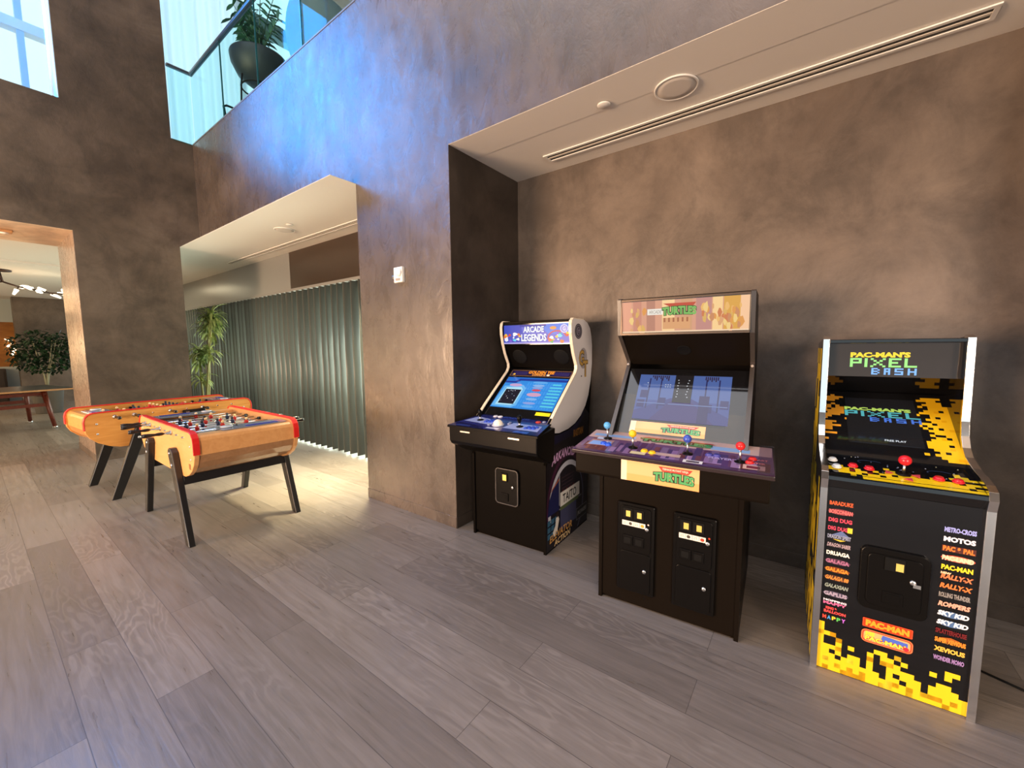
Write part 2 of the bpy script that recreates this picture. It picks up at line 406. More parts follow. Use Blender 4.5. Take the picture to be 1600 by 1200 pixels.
# sheer curtain hanging at the end of the mezzanine
def sheer_mat():
    m = bpy.data.materials.new('sheer white fabric'); m.use_nodes = True; nt = m.node_tree; nt.nodes.clear()
    o = nt.nodes.new('ShaderNodeOutputMaterial'); d = nt.nodes.new('ShaderNodeBsdfDiffuse'); d.inputs[0].default_value = (.82, .88, .9, 1)
    t = nt.nodes.new('ShaderNodeBsdfTranslucent'); t.inputs[0].default_value = (.86, .95, .97, 1)
    p = nt.nodes.new('ShaderNodeBsdfTransparent'); p.inputs[0].default_value = (.9, .97, 1, 1)
    a = nt.nodes.new('ShaderNodeMixShader'); a.inputs[0].default_value = .65; nt.links.new(d.outputs[0], a.inputs[1]); nt.links.new(t.outputs[0], a.inputs[2])
    b = nt.nodes.new('ShaderNodeMixShader'); b.inputs[0].default_value = .28; nt.links.new(a.outputs[0], b.inputs[1]); nt.links.new(p.outputs[0], b.inputs[2])
    nt.links.new(b.outputs[0], o.inputs[0]); return m
M_SHEER = sheer_mat()
def curtain(name, label, y0, y1, x, z0, z1):
    vs, fs = [], []; n = 150
    for i in range(n+1):
        y = y0+(y1-y0)*i/n
        dx = .055*math.sin(y*31)+.035*math.sin(y*13.3+1.)
        vs += [(x+dx, y, z0), (x+dx*.8, y+.01*math.sin(y*20), z1)]
    for i in range(n): fs.append((2*i, 2*i+2, 2*i+3, 2*i+1))
    m = MB(); m.add(vs, fs, 0, True)
    t = thing(name, label, 'curtain', (0, 0, 0))
    m.build('fabric', M_SHEER, t)
    MB().tube([(x, y0-.05, z1+.02), (x, y1+.05, z1+.02)], .018, 10).build('curtain_rail', M_STEEL, t)
curtain('sheer_curtain', 'white sheer floor-length curtain at the end of the upper balcony, behind the glass railing', 2.1, 3.72, -9.12, 4.60, 9.3)

# glass balustrade along the edge of the upper floor
M_BAL = glassy('balustrade glass', (.84, .96, .96), .008, fres=.05)
M_GEDGE = mat('green glass edge', (.02, .10, .11), .15, spec=.6)
br = thing('glass_balustrade', 'frameless glass railing with dark metal handrail along the upper balcony edge', 'railing', (XW, YM, ZT))
xs = [-7.70, -6.56, -5.49, -4.43, -3.36]
for i in range(4):
    p = MB().box((xs[i]+.008-XW, .03, -.02), (xs[i+1]-.008-XW, .045, 1.0)).build('glass_panel', M_BAL, br)
    MB().box((xs[i+1]-.0075-XW, .029, -.02), (xs[i+1]-.0015-XW, .046, 1.0)).build('panel_edge', M_GEDGE, p)
MB().box((.005, -.245, -.02), (.02, .02, 1.0)).build('glass_panel', M_BAL, br)
hr = MB(); hr.box((-.02, .012, 1.0), (4.4, .062, 1.035)).box((-.02, -.25, 1.0), (.03, .0121, 1.035))
hr.build('handrail', mat('dark anodised rail', (.16, .18, .2), .3, .9), br, bevel=.004)
# thin metal capping on the slab edge
struct('trim_slab_edge', MB().box((XW, YM-.004, ZT-.012), (-3.3, YM+.02, ZT+.004)), mat('slab edge metal', (.16, .18, .20), .45, .3))

# ---- ceiling fittings
def speaker(x, y, label, r=.115):
    t = thing('ceiling_speaker', label, 'speaker', (x, y, ZS-.003), 0, None)
    MB().lathe([(r-.012, -.004), (r-.006, -.009), (r, -.006), (r, .0)], n=40).build('trim_ring', M_TRIMW, t)
    MB().lathe([(0, -.006), (r*.6, -.0065), (r-.012, -.005), (r-.012, 0)][::1], n=40).build('grille', mat('speaker mesh', (.66, .62, .57), .8), t)
speaker(-.735, 2.672, 'round white flush speaker in the soffit above the arcade machines', .125)
speaker(-5.60, 2.62, 'round white flush speaker in the ceiling in front of the vertical blinds', .125)
def sprinkler(x, y, label):
    t = thing('sprinkler_cover', label, 'sprinkler', (x, y, ZS-.003))
    MB().lathe([(0, -.012), (.036, -.012), (.041, -.008), (.041, -.004)], n=28).build('cover_plate', M_TRIMW, t)
    MB().lathe([(0, -.004), (.034, -.004), (.034, 0)], n=24).build('collar', M_DARKSLOT, t)
sprinkler(-1.15, 2.565, 'small round white sprinkler cover beside the speaker above the arcade machines')
sprinkler(-5.30, 2.545, 'small round white sprinkler cover in the ceiling by the vertical blinds')
def diffuser(x0, x1, y0, y1, label):
    t = thing('linear_diffuser', label, 'air vent', (x0, y0, ZS-.003)); L = x1-x0; W = y1-y0
    f = MB(); e = .022
    f.box((0, 0, -.008), (L, e, 0)).box((0, W-e, -.008), (L, W, 0)).box((0, e, -.008), (e, W-e, 0)).box((L-e, e, -.008), (L, W-e, 0))
    f.build('frame', M_TRIMW, t, bevel=.002)
    MB().box((e, e, -.002), (L-e, W-e, -.0005)).build('slot', M_DARKSLOT, t)
    MB().box((e, W/2-.009, -.007), (L-e, W/2+.009, -.002)).build('blade', mat('vent blade', (.6, .55, .48), .6), t)
diffuser(-1.84, .62, 2.93, 3.055, 'long white two-slot air vent in the soffit above the arcade machines')
diffuser(-8.55, -3.7, 2.94, 3.04, 'long narrow air vent in the ceiling in front of the vertical blinds')

# fire alarm strobe on the pier
t = thing('alarm_strobe', 'white square fire alarm strobe on the brown plaster pier', 'fire alarm', (-2.93, YM+.003, 2.13))
MB().box((-.058, -.03, -.066), (.058, 0, .066)).build('housing', M_TRIMW, t, bevel=.006)
MB().lathe([(.0, .022), (.026, .016), (.036, 0)], n=20, M=Matrix.Translation((.018, -.03, .018)) @ Matrix.Rotation(PI/2, 4, 'X')).build('lens', mat('strobe lens', (.9, .9, .9), .1), t)
MB().box((-.03, -.032, -.05), (.03, -.03, -.03)).build('label_strip', mat('grey letter strip', '#9a9088', .5), t)
MB().box((-.085, -.026, -.03), (-.058, -.004, .0)).build('side_clip', M_STEEL, t, bevel=.003)

# smoke detector in the doorway soffit
t = thing('smoke_detector', 'small square smoke detector under the doorway soffit', 'smoke detector', (-8.35, .44, ZS-.004))
MB().box((-.07, -.07, -.03), (.07, .07, 0)).build('housing', mat('tan plastic', '#b98a5c', .5), t, bevel=.01)
MB().lathe([(0, -.045), (.03, -.045), (.045, -.03)], n=20).build('sensor_cap', M_TRIMW, t)

# ---- vertical blinds in the left alcove
bl = thing('vertical_blind', 'grey vertical blinds with open vanes across the left alcove, behind the tall palm', 'blind', (-3.6, 3.16, 0))
mb = MB(); x = -.1; i = 0; rv = random.Random(17)
while x > -10.6:
    a = math.radians(88+rv.uniform(-7, 9)); w = .118
    n = 6; vs = []
    for k in range(n+1):
        u = (k/n-.5)*w; bow = .007*(1-(2*k/n-1)**2)
        px = x+u*math.cos(a)+bow*math.sin(a); py = u*math.sin(a)-bow*math.cos(a)
        vs += [(px, py, .03), (px, py, 2.385)]
    fs = [(2*k, 2*k+2, 2*k+3, 2*k+1) for k in range(n)]
    mb.add(vs, fs, 0, True); x -= .155+rv.uniform(-.018, .018); i += 1
M_SLAT = mat('grey blind vane', (.085, .09, .079), .33, spec=.5)
sl = mb.build('slats', M_SLAT, bl)
so = sl.modifiers.new('thickness', 'SOLIDIFY'); so.thickness = .006
MB().box((-10.7, -.025, 2.39), (.06, .025, 2.43)).build('head_rail', mat('blind rail', (.2, .2, .19), .4), bl)
# glazing behind the blinds
mb = MB()
for x in (-14, -12, -10, -8., -6., -4., -3.4): mb.box((x-.04, 3.42, 0), (x+.04, 3.5, 2.4))
mb.box((-14, 3.42, 0), (-3.4, 3.5, .06)).box((-14, 3.42, 2.36), (-3.4, 3.5, 2.44))
w3 = struct('window_3', mb, mat('bronze frame', (.06, .05, .045), .4))
MB().box((-14, 3.455, .04), (-3.4, 3.465, 2.4)).build('pane', M_GLASS, w3)
struct('ground_terrace', MB().box((-16, 3.6, -.12), (-2.7, 8, -.02)), mat('pale terrace stone', (.6, .58, .5), .7))

# ---- the room beyond the doorway
struct('wall_far', MB().box((-19.3, -6, 0), (-19., 3.6, 1.05)).box((-19.3, -6, 2.35), (-19., 3.6, 3.3)).box((-19.3, 1.2, 0), (-19., 3.6, 3.3)), mat('pale far wall', (.52, .55, .53), .6))
struct('wall_far_wood', MB().box((-19.28, -6, 1.0), (-19.05, 1.2, 2.36)), wood('amber wood panelling', hx('#b0702c'), hx('#8a5220'), .4, sc3=(2, 2, 8)))
struct('wall_far_side', MB().box((-19.3, -6.2, 0), (-9., -6., 3.3)), mat('pale side wall', (.5, .48, .44), .6))
struct('ceiling_far', MB().box((-19.3, -6.2, ZS+.0), (-9.05, 2.075, ZS+.2)).box((-19, -6.0, ZS-.03), (-11.0, 2.0, ZS-.0)), M_WHITE)
struct('column_dark', MB().box((-18.35, .93, 0), (-17.9, 1.96, ZS-.03)), M_PLASTER_D)
# ================================================================== ARCADE CABINETS
R = math.radians
def knob_M(p, n=(0, 0, 1)):
    z = Vector(n).normalized(); a = Vector((1, 0, 0)); y = z.cross(a).normalized(); a = y.cross(z)
    M = Matrix((a, y, z)).transposed().to_4x4(); M.translation = Vector(p); return M
def button(parent, p, n, r, m, h=.008):
    M = knob_M(p, n); k = MB()
    k.lathe([(r*1.28, 0), (r*1.28, .003), (r*1.1, .0045)], n=18, M=M)
    k.lathe([(r*1.02, .003), (r*1.02, h*.75), (r*.85, h), (0, h*.92)], n=18, M=M)
    return k.build('push_button', m, parent)
def joystick(parent, p, n, m, r=.018, h=.062, bat=False):
    M = knob_M(p, n); k = MB()
    k.lathe([(.026, 0), (.026, .002), (.012, .006)], n=18, mi=0, M=M)
    if not bat: k.lathe([(.0055, .002), (.0055, h)], n=10, mi=1, M=M)
    else: k.lathe([(.006, .002), (.006, .03)], n=10, mi=1, M=M)
    o = k.build('joystick', [M_BLACKS, M_STEEL], parent)
    b = MB()
    if bat: b.lathe([(.005, .024), (.011, .032), (.017, .055), (.0165, .072), (.010, .082), (0, .084)], n=16, M=M)
    else: b.ball((0, 0, h+r*.8), r, 18, 12, M=M)
    b.build('ball_top' if not bat else 'bat_top', m, o); return o
def lock(parent, p, name='lock'):
    M = knob_M(p, (0, -1, 0))
    return MB().lathe([(.011, 0), (.011, .006), (.008, .008), (0, .008)], n=18, M=M).box((-.0015, -.005, .0081), (.0015, .005, .0088), M=M).build(name, M_STEEL, parent)
def rrect(x0, z0, x1, z1, r, n=5):
    pts = []
    for cx, cz, a0 in ((x1-r, z1-r, 0), (x0+r, z1-r, 90), (x0+r, z0+r, 180), (x1-r, z0+r, 270)):
        for i in range(n+1):
            a = R(a0+90*i/n); pts.append((cx+r*math.cos(a), cz+r*math.sin(a)))
    return pts
def mirror(prof): return prof

# ---------------------------------------------------------------- 1: white-sided cabinet, blue screen
G = thing('arcade_cabinet', 'white-sided arcade cabinet with blue lit screen, by the corner of the plaster pier', 'arcade machine', (-1.811, 2.368, 0), R(2.5), 'arcade machines in the alcove')
w = .335; th = .02
outline = [(.0, .0), (.0, .66), (.03, .70), (.03, .90), (.06, .953), (.175, 1.043), (.485, 1.285), (.506, 1.318), (.505, 1.35), (.455, 1.44), (.425, 1.52), (.405, 1.60), (.402, 1.66), (.41, 1.695), (.435, 1.713),
           (.62, 1.712), (.70, 1.69), (.755, 1.645), (.785, 1.58), (.80, 1.5), (.80, 1.3), (.785, 1.1), (.76, .95), (.74, .8), (.72, 0)]
white = [(.062, .948), (.175, 1.043), (.485, 1.285), (.506, 1.318), (.505, 1.35), (.455, 1.44), (.425, 1.52), (.405, 1.60), (.402, 1.66), (.41, 1.695), (.435, 1.713),
         (.62, 1.712), (.70, 1.69), (.755, 1.645), (.785, 1.58), (.80, 1.5), (.80, 1.35), (.775, 1.21), (.73, 1.09), (.67, 1.005), (.58, .935), (.47, .888), (.35, .865), (.2, .858), (.12, .872), (.08, .90)]
M_GTW = mat('white side laminate', '#e2dede', .45)
M_CREAM = mat('cream edge moulding', '#e8d8c0', .35)
for s in (-1, 1):
    x0, x1 = (w-th, w) if s > 0 else (-w, -w+th)
    sp = MB().prism(outline, x0, x1).build('side_panel', M_BLACK, G)
    MB().prism(white, (x1-.0005 if s > 0 else x0+.0005), (x1+.0015 if s > 0 else x0-.0015)).build('white_panel', M_GTW, sp)
    MB().strip(white[:12], th+.004, .007, 'x', (x0+x1)/2).build('edge_moulding', M_CREAM, sp)
    if s > 0:
        a = Art((w+.0002, 0, 0), (0, 1, 0), (0, 0, 1))
        a.poly([(.004, .01), (.715, .01), (.735, .80), (.745, .93), (.66, .99), (.58, .925), (.47, .878), (.35, .855), (.2, .848), (.1, .86), (.04, .86), (.04, .69), (.004, .65)], '#0a0814')
        a.poly([(.05, .845), (.36, .85), (.55, .90), (.66, .985), (.60, .90), (.45, .80), (.05, .78)], '#0e1038')
        a.ring(.335, .30, .285, .35, .04, '#3a1030', R(10), R(190))
        a.disc(.34, .28, .315, .35, '#0c0a18', 36)
        a.ring(.34, .27, .27, .31, .038, '#b9b9c4', R(55), R(190))
        a.ring(.34, .27, .285, .325, .012, '#6c6a86', R(-50), R(50))
        a.poly([(.02, .27), (.20, .27), (.20, .53), (.10, .46), (.05, .39)], '#10184a')
        a.rect(.20, .30, .215, .54, '#8a8a90'); a.poly([(.07, .44), (.20, .50), (.20, .515), (.09, .46)], '#b05a30')
        for k in range(5): a.rect(.24, .50-.028*k, .46-.01*k, .505-.028*k, '#43303a')
        for k in range(4): a.poly([(.25+.06*k, .40), (.28+.06*k, .41), (.27+.06*k, .385)], '#6a2630')
        a.rect(.20, .265, .60, .275, '#70707a')
        a.rect(.22, .285, .56, .395, '#d6d3cc'); a.text('TAITO', .26, .30, .50, .372, '#101014', bold=.02)
        a.rect(.22, .255, .54, .285, '#4d5a3a'); a.rect(.22, .10, .50, .255, '#3a3d5c')
        for k in range(3):
            for j in range(3): a.rect(.02+.055*k, .10+.05*j, .065+.055*k, .14+.05*j, '#2e5b76')
        a.poly([(.12, .09), (.17, .12), (.20, .20), (.18, .235), (.15, .225), (.14, .17), (.10, .13)], '#d8d2c8'); a.disc(.17, .245, .018, .022, '#2a1d18')
        a.text('ELEVATOR', .05, .06, .42, .115, '#c9954e', .2, .01, bold=.02); a.text('ACTION', .12, .015, .38, .06, '#e0c08a', .2, bold=.02)
        a.text('ARKANOID', .08, .63, .46, .70, '#d9a9d6', .25, .03, bold=.03); a.text('RASTAN', .44, .78, .62, .84, '#c98a3a', .1, bold=.03)
        a.rect(.50, .075, .705, .175, '#77757c'); a.rect(.505, .08, .70, .17, '#0a090c'); a.text('SPACE INVADERS', .52, .11, .69, .145, '#c9c5c0', .2)
        a.build('side_print', M_PRINT, sp)
        b = Art((w+.0018, 0, 0), (0, 1, 0), (0, 0, 1))
        b.disc(.525, 1.615, .068, .060, '#3c3a44', 30); b.ring(.525, 1.615, .055, .047, .004, '#a09ca8'); b.disc(.525, 1.615, .034, .034, '#8c8694', 24); b.text('G', .505, 1.588, .545, 1.642, '#2e2b36', bold=.03)
        b.build('round_emblem', M_PRINT, sp); b = Art((w+.0018, 0, 0), (0, 1, 0), (0, 0, 1))
        b.disc(.62, 1.40, .075, .085, '#a5a0a4', 24)
        b.text('G', .535, 1.335, .640, 1.47, '#2c2520', bold=.06); b.text('G', .54, 1.34, .635, 1.465, '#c19a4c', bold=.025)
        b.text('T', .610, 1.245, .715, 1.385, '#2c2520', bold=.06); b.text('T', .615, 1.25, .710, 1.38, '#c19a4c', bold=.025); b.rect(.645, 1.245, .682, 1.258, '#c19a4c'); b.rect(.575, 1.25, .595, 1.262, '#4a4038')
        b.build('side_emblem', M_PRINT, sp)
iw = w-th
# lower body and coin door
MB().box((-iw, .012, .03), (iw, .03, .72)).build('front_panel', M_BLACK, G)
MB().box((-iw, .68, .02), (iw, .70, 1.55)).build('back_panel', M_BLACK, G)
MB().box((-iw, .03, .0), (iw, .69, .03)).build('base', M_BLACK, G)
MB().box((-iw, .415, 1.688), (iw, .70, 1.708)).build('top_panel', M_BLACK, G, bevel=.003)
cd = MB(); cd.prism(rrect(-.105, .305, .105, .585, .028), .012, -.004, 'y'); door = cd.build('coin_door', M_BLACKS, G, bevel=.003)
MB().strip([(p[0], p[1]) for p in rrect(-.1, .31, .1, .58, .026)]+[rrect(-.1, .31, .1, .58, .026)[0]], .006, .007, 'y', -.006).build('door_rim', mat('dark grey rim', (.05, .045, .045), .35), door)
MB().box((-.05, -.012, .485), (.01, -.004, .55)).build('coin_slot', M_BLACKM, door, bevel=.002)
MB().box((-.03, -.016, .495), (.003, -.0125, .54)).build('coin_insert', M_BRASS, door)
lock(door, (.055, -.006, .45))
MB().box((-.05, -.012, .335), (.015, -.004, .395)).box((-.04, -.014, .345), (.005, -.012, .385)).build('return_flap', M_BLACKS, door, bevel=.002)
# control box and deck
cb = [(-.205, .908), (-.205, .80), (-.19, .775), (-.03, .69), (.03, .69), (.05, .93)]
MB().prism(cb, -.385, .385).build('control_box', M_BLACKS, G, bevel=.008)
deck = [(-.215, .905), (-.215, .918), (.16, .958), (.16, .945)]
dk = MB(); y0, y1 = -.215, .16
dk.add([(-.395, y0, .900), (.395, y0, .900), (.32, y1, .945), (-.32, y1, .945), (-.395, y0, .918), (.395, y0, .918), (.32, y1, .958), (-.32, y1, .958)], [(0,3,2,1), (4,5,6,7), (0,1,5,4), (1,2,6,5), (2,3,7,6), (3,0,4,7)])
D = dk.build('control_deck', M_BLACKS, G, bevel=.003)
ud = Vector((0, y1-y0, .040)); a = Art((0, y0, .918), (1, 0, 0), ud); L = ud.length
a.poly([(-.39, .004), (.39, .004), (.317, L-.004), (-.317, L-.004)], '#2a2f6e')
a.poly([(-.39, .004), (-.05, .004), (-.12, .06), (-.36, .10)], '#1a1d4c'); a.poly([(.10, .004), (.39, .004), (.355, .10), (.2, .05)], '#15173e')
a.poly([(.18, .02), (.30, .02), (.30, .055), (.19, .055)], '#3d64b4'); a.poly([(-.33, .02), (-.20, .02), (-.20, .05), (-.33, .05)], '#2f3f7e')
a.poly([(-.345, .14), (-.07, .11), (-.08, .22), (-.30, .27)], '#a9b3dc'); a.poly([(.06, .08), (.345, .08), (.315, .20), (.07, .21)], '#a9b3dc')
a.poly([(-.06, .03), (.05, .03), (.05, .06), (-.06, .06)], '#c8cbe0'); a.rect(-.20, .29, .24, .36, '#23306e'); a.text('GOLDEN TEE', -.10, .31, .14, .34, '#4a62b8', bold=.02)
a.build('deck_print', M_PRINTG, D)
n = (0, -.106, .994)
def gd(x, v): return Vector((0, y0, .9195))+Vector((x, 0, 0))+ud.normalized()*v
M_BB = mat('blue button', '#2a4fc4', .3); M_RB = mat('red button', '#c5402e', .3); M_WB = mat('white button', '#e6e2ea', .3); M_GB = mat('grey button', '#8a8fa8', .3)
joystick(G, gd(-.225, .19), n, M_BLACKS, bat=True); joystick(G, gd(.165, .145), n, M_BLACKS, bat=True)
for q in ((-.16, .19), (-.13, .20), (-.10, .205), (-.15, .158), (-.12, .165), (-.09, .17), (.235, .155), (.265, .162), (.295, .165), (.228, .122), (.258, .128), (.288, .13)): button(G, gd(*q), n, .0115, M_BB)
for q in ((-.17, .315), (-.125, .315)): button(G, gd(*q), n, .016, M_WB)
button(G, gd(.235, .285), n, .017, M_RB); button(G, gd(.275, .30), n, .011, M_GB)
for q in ((-.075, .10), (-.065, .15), (.055, .17), (.045, .20)): button(G, gd(*q), n, .010, M_GB)
tb = MB(); M = knob_M(gd(-.01, .125), n); tb.lathe([(.046, 0), (.046, .004), (.038, .006)], n=28, M=M); T = tb.build('trackball', mat('trackball ring', (.5, .52, .6), .3), G)
MB().ball((0, 0, .006), .036, 22, 14, M=M).build('ball', mat('ivory ball', '#f0e2cc', .15, emit='#f0e2cc', es=.12), T)
for x in (-.23, .2): MB().box((x-.045, -.2065, .872), (x+.045, -.205, .882)).build('latch_plate', mat('latch metal', (.75, .7, .62), .3, .9), G)
# monitor: reclined plane between the sides
A0 = Vector((0, .115, .962)); A1 = Vector((0, .545, 1.305)); uv = (A1-A0); LL = uv.length
mo = MB(); nn = Vector((1, 0, 0)).cross(uv).normalized()
P4 = [A0+Vector((x, 0, 0)) for x in (-iw, iw)]+[A1+Vector((x, 0, 0)) for x in (iw, -iw)]
mo.add(P4+[p-nn*.03 for p in P4], [(0,1,2,3), (7,6,5,4), (0,4,5,1), (1,5,6,2), (2,6,7,3), (3,7,4,0)])
MO = mo.build('monitor_bezel', M_GLOSSK, G)
a = Art(A0, (1, 0, 0), uv)
a.rect(-.295, .455, .295, .535, '#3a2a2a'); a.rect(-.29, .46, .29, .53, '#8a6a4a'); a.rect(-.286, .464, .286, .526, '#221a3c'); a.poly([(-.27, .47), (-.12, .475), (-.12, .515), (-.26, .518)], '#2c2760'); a.rect(.12, .475, .27, .515, '#2c2760')
a.text('GOLDEN TEE', -.118, .488, .135, .528, '#5a2a10', bold=.08); a.text('GOLDEN TEE', -.115, .49, .132, .526, '#f2a23c', bold=.035); a.text('COMPLETE', -.07, .468, .06, .486, '#f0a848', bold=.04); a.disc(.085, .477, .016, .010, '#f2ead8', 14); a.disc(-.25, .48, .012, .010, '#e8c04a', 10)
a.build('bezel_print', M_PRINTG, MO)
a = Art(A0, (1, 0, 0), uv); a.rect(.16, .035, .285, .068, '#f0dc28'); a.build('yellow_sticker', M_PRINTG, MO)['label'] = 'small yellow sticker under the screen'
s_ = Art(A0, (1, 0, 0), uv); s_.k = 4
s_.rect(-.288, .085, .288, .44, '#2f8fe6'); s_.rect(-.288, .40, .288, .44, '#1f6fd2'); s_.poly([(-.288, .395), (-.19, .395), (-.16, .425), (.288, .425), (.288, .40), (-.14, .40), (-.18, .37), (-.288, .37)], '#173a9a')
for k in range(13):
    for j in range(6): s_.rect(-.06+.024*k, .10+.05*j, -.045+.024*k, .135+.05*j, '#3d9cf0', up=(k+j == 0))
s_.poly([(-.285, .10), (-.09, .09), (-.05, .12), (-.05, .31), (-.09, .35), (-.27, .33)], '#69b9f4'); s_.poly([(-.255, .115), (-.10, .115), (-.075, .14), (-.075, .30), (-.10, .325), (-.24, .315)], '#b4e6fb')
s_.rect(-.235, .13, -.085, .295, '#0c0e24')
for x, y, c in ((-.2, .27, '#d6dcf8'), (-.18, .28, '#e8f0ff'), (-.16, .275, '#e8f0ff'), (-.14, .28, '#d6dcf8'), (-.21, .23, '#806070'), (-.15, .24, '#8aa0b0'), (-.17, .19, '#ffffff'), (-.12, .22, '#b0b6d8'), (-.22, .16, '#70607a'), (-.11, .17, '#d8d8e0'), (-.19, .21, '#c0b8d0')):
    s_.disc(x, y, .0045, .004, c, 6)
s_.disc(-.165, .345, .062, .018, '#c9a6d2', 18)
for k, (z, hw, c) in enumerate(((.385, .07, '#62aef0'), (.35, .055, '#86b4ec'), (.325, .05, '#8aa8e0'), (.295, .042, '#d84a5a'), (.245, .066, '#d6a4c4'), (.195, .052, '#86b8f0'), (.15, .058, '#8fa6e4'), (.115, .055, '#62aef0'))):
    s_.disc(.055, z, hw, .013 if k != 4 else .022, c, 18)
for k in range(8): s_.rect(.165+.012*(k == 0), .355-.034*k, .275-.02*(k == 0), .373-.034*k, '#58d0ee', up=(k == 0)); 
for k in range(8): s_.rect(.165, .353-.034*k, .275, .356-.034*k, '#1a68c0', up=(k == 0))
s_.build('screen_image', M_SCREEN, MO)
# speaker panel and marquee
B0 = Vector((0, .555, 1.318)); B1 = Vector((0, .445, 1.508)); ub = B1-B0
sp = MB(); nb = Vector((1, 0, 0)).cross(ub).normalized(); P4 = [B0+Vector((x, 0, 0)) for x in (-iw, iw)]+[B1+Vector((x, 0, 0)) for x in (iw, -iw)]
sp.add(P4+[p-nb*.02 for p in P4], [(0,1,2,3), (7,6,5,4), (0,4,5,1), (1,5,6,2), (2,6,7,3), (3,7,4,0)])
SP = sp.build('speaker_panel', M_BLACK, G)
for x in (-.20, .20):
    M = Matrix((Vector((1, 0, 0)), ub.normalized(), nb)).transposed().to_4x4(); M.translation = (B0+B1)/2+Vector((x, 0, 0))
    MB().lathe([(0, .004), (.062, .005), (.068, .003), (.070, 0)], n=28, M=M).build('speaker_grille', M_BLACKM, SP)
mq = MB().box((-iw, .428, 1.515), (iw, .46, 1.69)).build('marquee', M_GLOSSK, G)
a = Art((0, .4275, 0), (1, 0, 0), (0, 0, 1))
a.rect(-.312, 1.522, .312, 1.678, '#5f66d0'); a.poly([(-.312, 1.522), (-.1, 1.522), (-.14, 1.678), (-.312, 1.678)], '#3b4dc0'); a.poly([(.02, 1.678), (.312, 1.678), (.312, 1.59), (.12, 1.60)], '#3f7ce8'); a.rect(-.312, 1.522, .312, 1.532, '#b8b0f0'); a.rect(-.15, 1.66, .1, 1.678, '#2a3ba8')
rr = random.Random(3)
for k in range(30):
    x = rr.choice((rr.uniform(-.30, -.13), rr.uniform(.13, .30))); z = rr.uniform(1.53, 1.61)
    c = rr.choice(('#e0452c', '#f2c83c', '#3cb85a', '#f0f0ff', '#58d8f4', '#e87a3a', '#ffffff', '#7a58d8')); r0 = rr.uniform(.008, .022)
    a.poly([(x+r0*rr.uniform(.6, 1.6)*math.cos(t*1.05), z+r0*rr.uniform(.4, 1.1)*math.sin(t*1.05)) for t in range(6)], c)
a.ring(.20, 1.565, .075, .05, .012, '#c84a58', R(20), R(190)); a.disc(.165, 1.645, .03, .013, '#f29a4a', 14)
a.disc(.262, 1.637, .036, .034, '#cfd2f6', 22); a.disc(.262, 1.637, .028, .026, '#9a94e0', 20); a.text('G', .25, 1.62, .275, 1.654, '#e8e8ff', bold=.03)
a.text('ARCADE', -.117, 1.612, .083, 1.664, '#2a40b0', bold=.10); a.text('ARCADE', -.115, 1.613, .081, 1.663, '#f4fbff', bold=.04); a.text('LEGENDS', -.137, 1.540, .107, 1.602, '#2a40b0', bold=.10); a.text('LEGENDS', -.135, 1.541, .105, 1.601, '#f4fbff', bold=.04)
a.build('marquee_print', M_GLOW, mq)

# ---------------------------------------------------------------- 2: black four-player cabinet
T2 = thing('arcade_cabinet', 'black four-player arcade cabinet with orange lit marquee and two coin doors', 'arcade machine', (-.605, 2.192, 0), R(3.6), 'arcade machines in the alcove')
w = .369; th = .02; iw = w-th
M_TB = mat('brown black laminate', (.0080, .0058, .0042), .34, spec=.04)
outl = [(0, .0), (0, .80), (.10, .90), (.185, 1.008), (.50, 1.37), (.49, 1.40), (.30, 1.563), (.28, 1.779), (.30, 1.785), (.62, 1.785), (.84, 1.55), (.86, 1.2), (.86, 0)]
for s in (-1, 1):
    x0, x1 = (w-th, w) if s > 0 else (-w, -w+th)
    sp = MB().prism(outl, x0, x1).build('side_panel', M_TB, T2)
    MB().strip(outl[2:10], th+.003, .006, 'x', (x0+x1)/2).build('edge_moulding', mat('dark brown moulding', (.05, .042, .038), .22), sp)
    for p in ((.497, 1.375),): MB().ball((x0+th/2, p[0]-.008, p[1]), .009, 10, 8).build('corner_cap', mat('cap grey', (.4, .36, .34), .3), sp)
MB().box((-iw, .008, .02), (iw, .026, .86)).build('front_panel', M_TB, T2)
MB().box((-iw, .80, .02), (iw, .82, 1.5)).build('back_panel', M_TB, T2)
MB().box((-iw, .026, .0), (iw, .80, .03)).build('base', M_TB, T2)
MB().box((-iw, .285, 1.768), (iw, .62, 1.783)).build('top_panel', M_TB, T2)
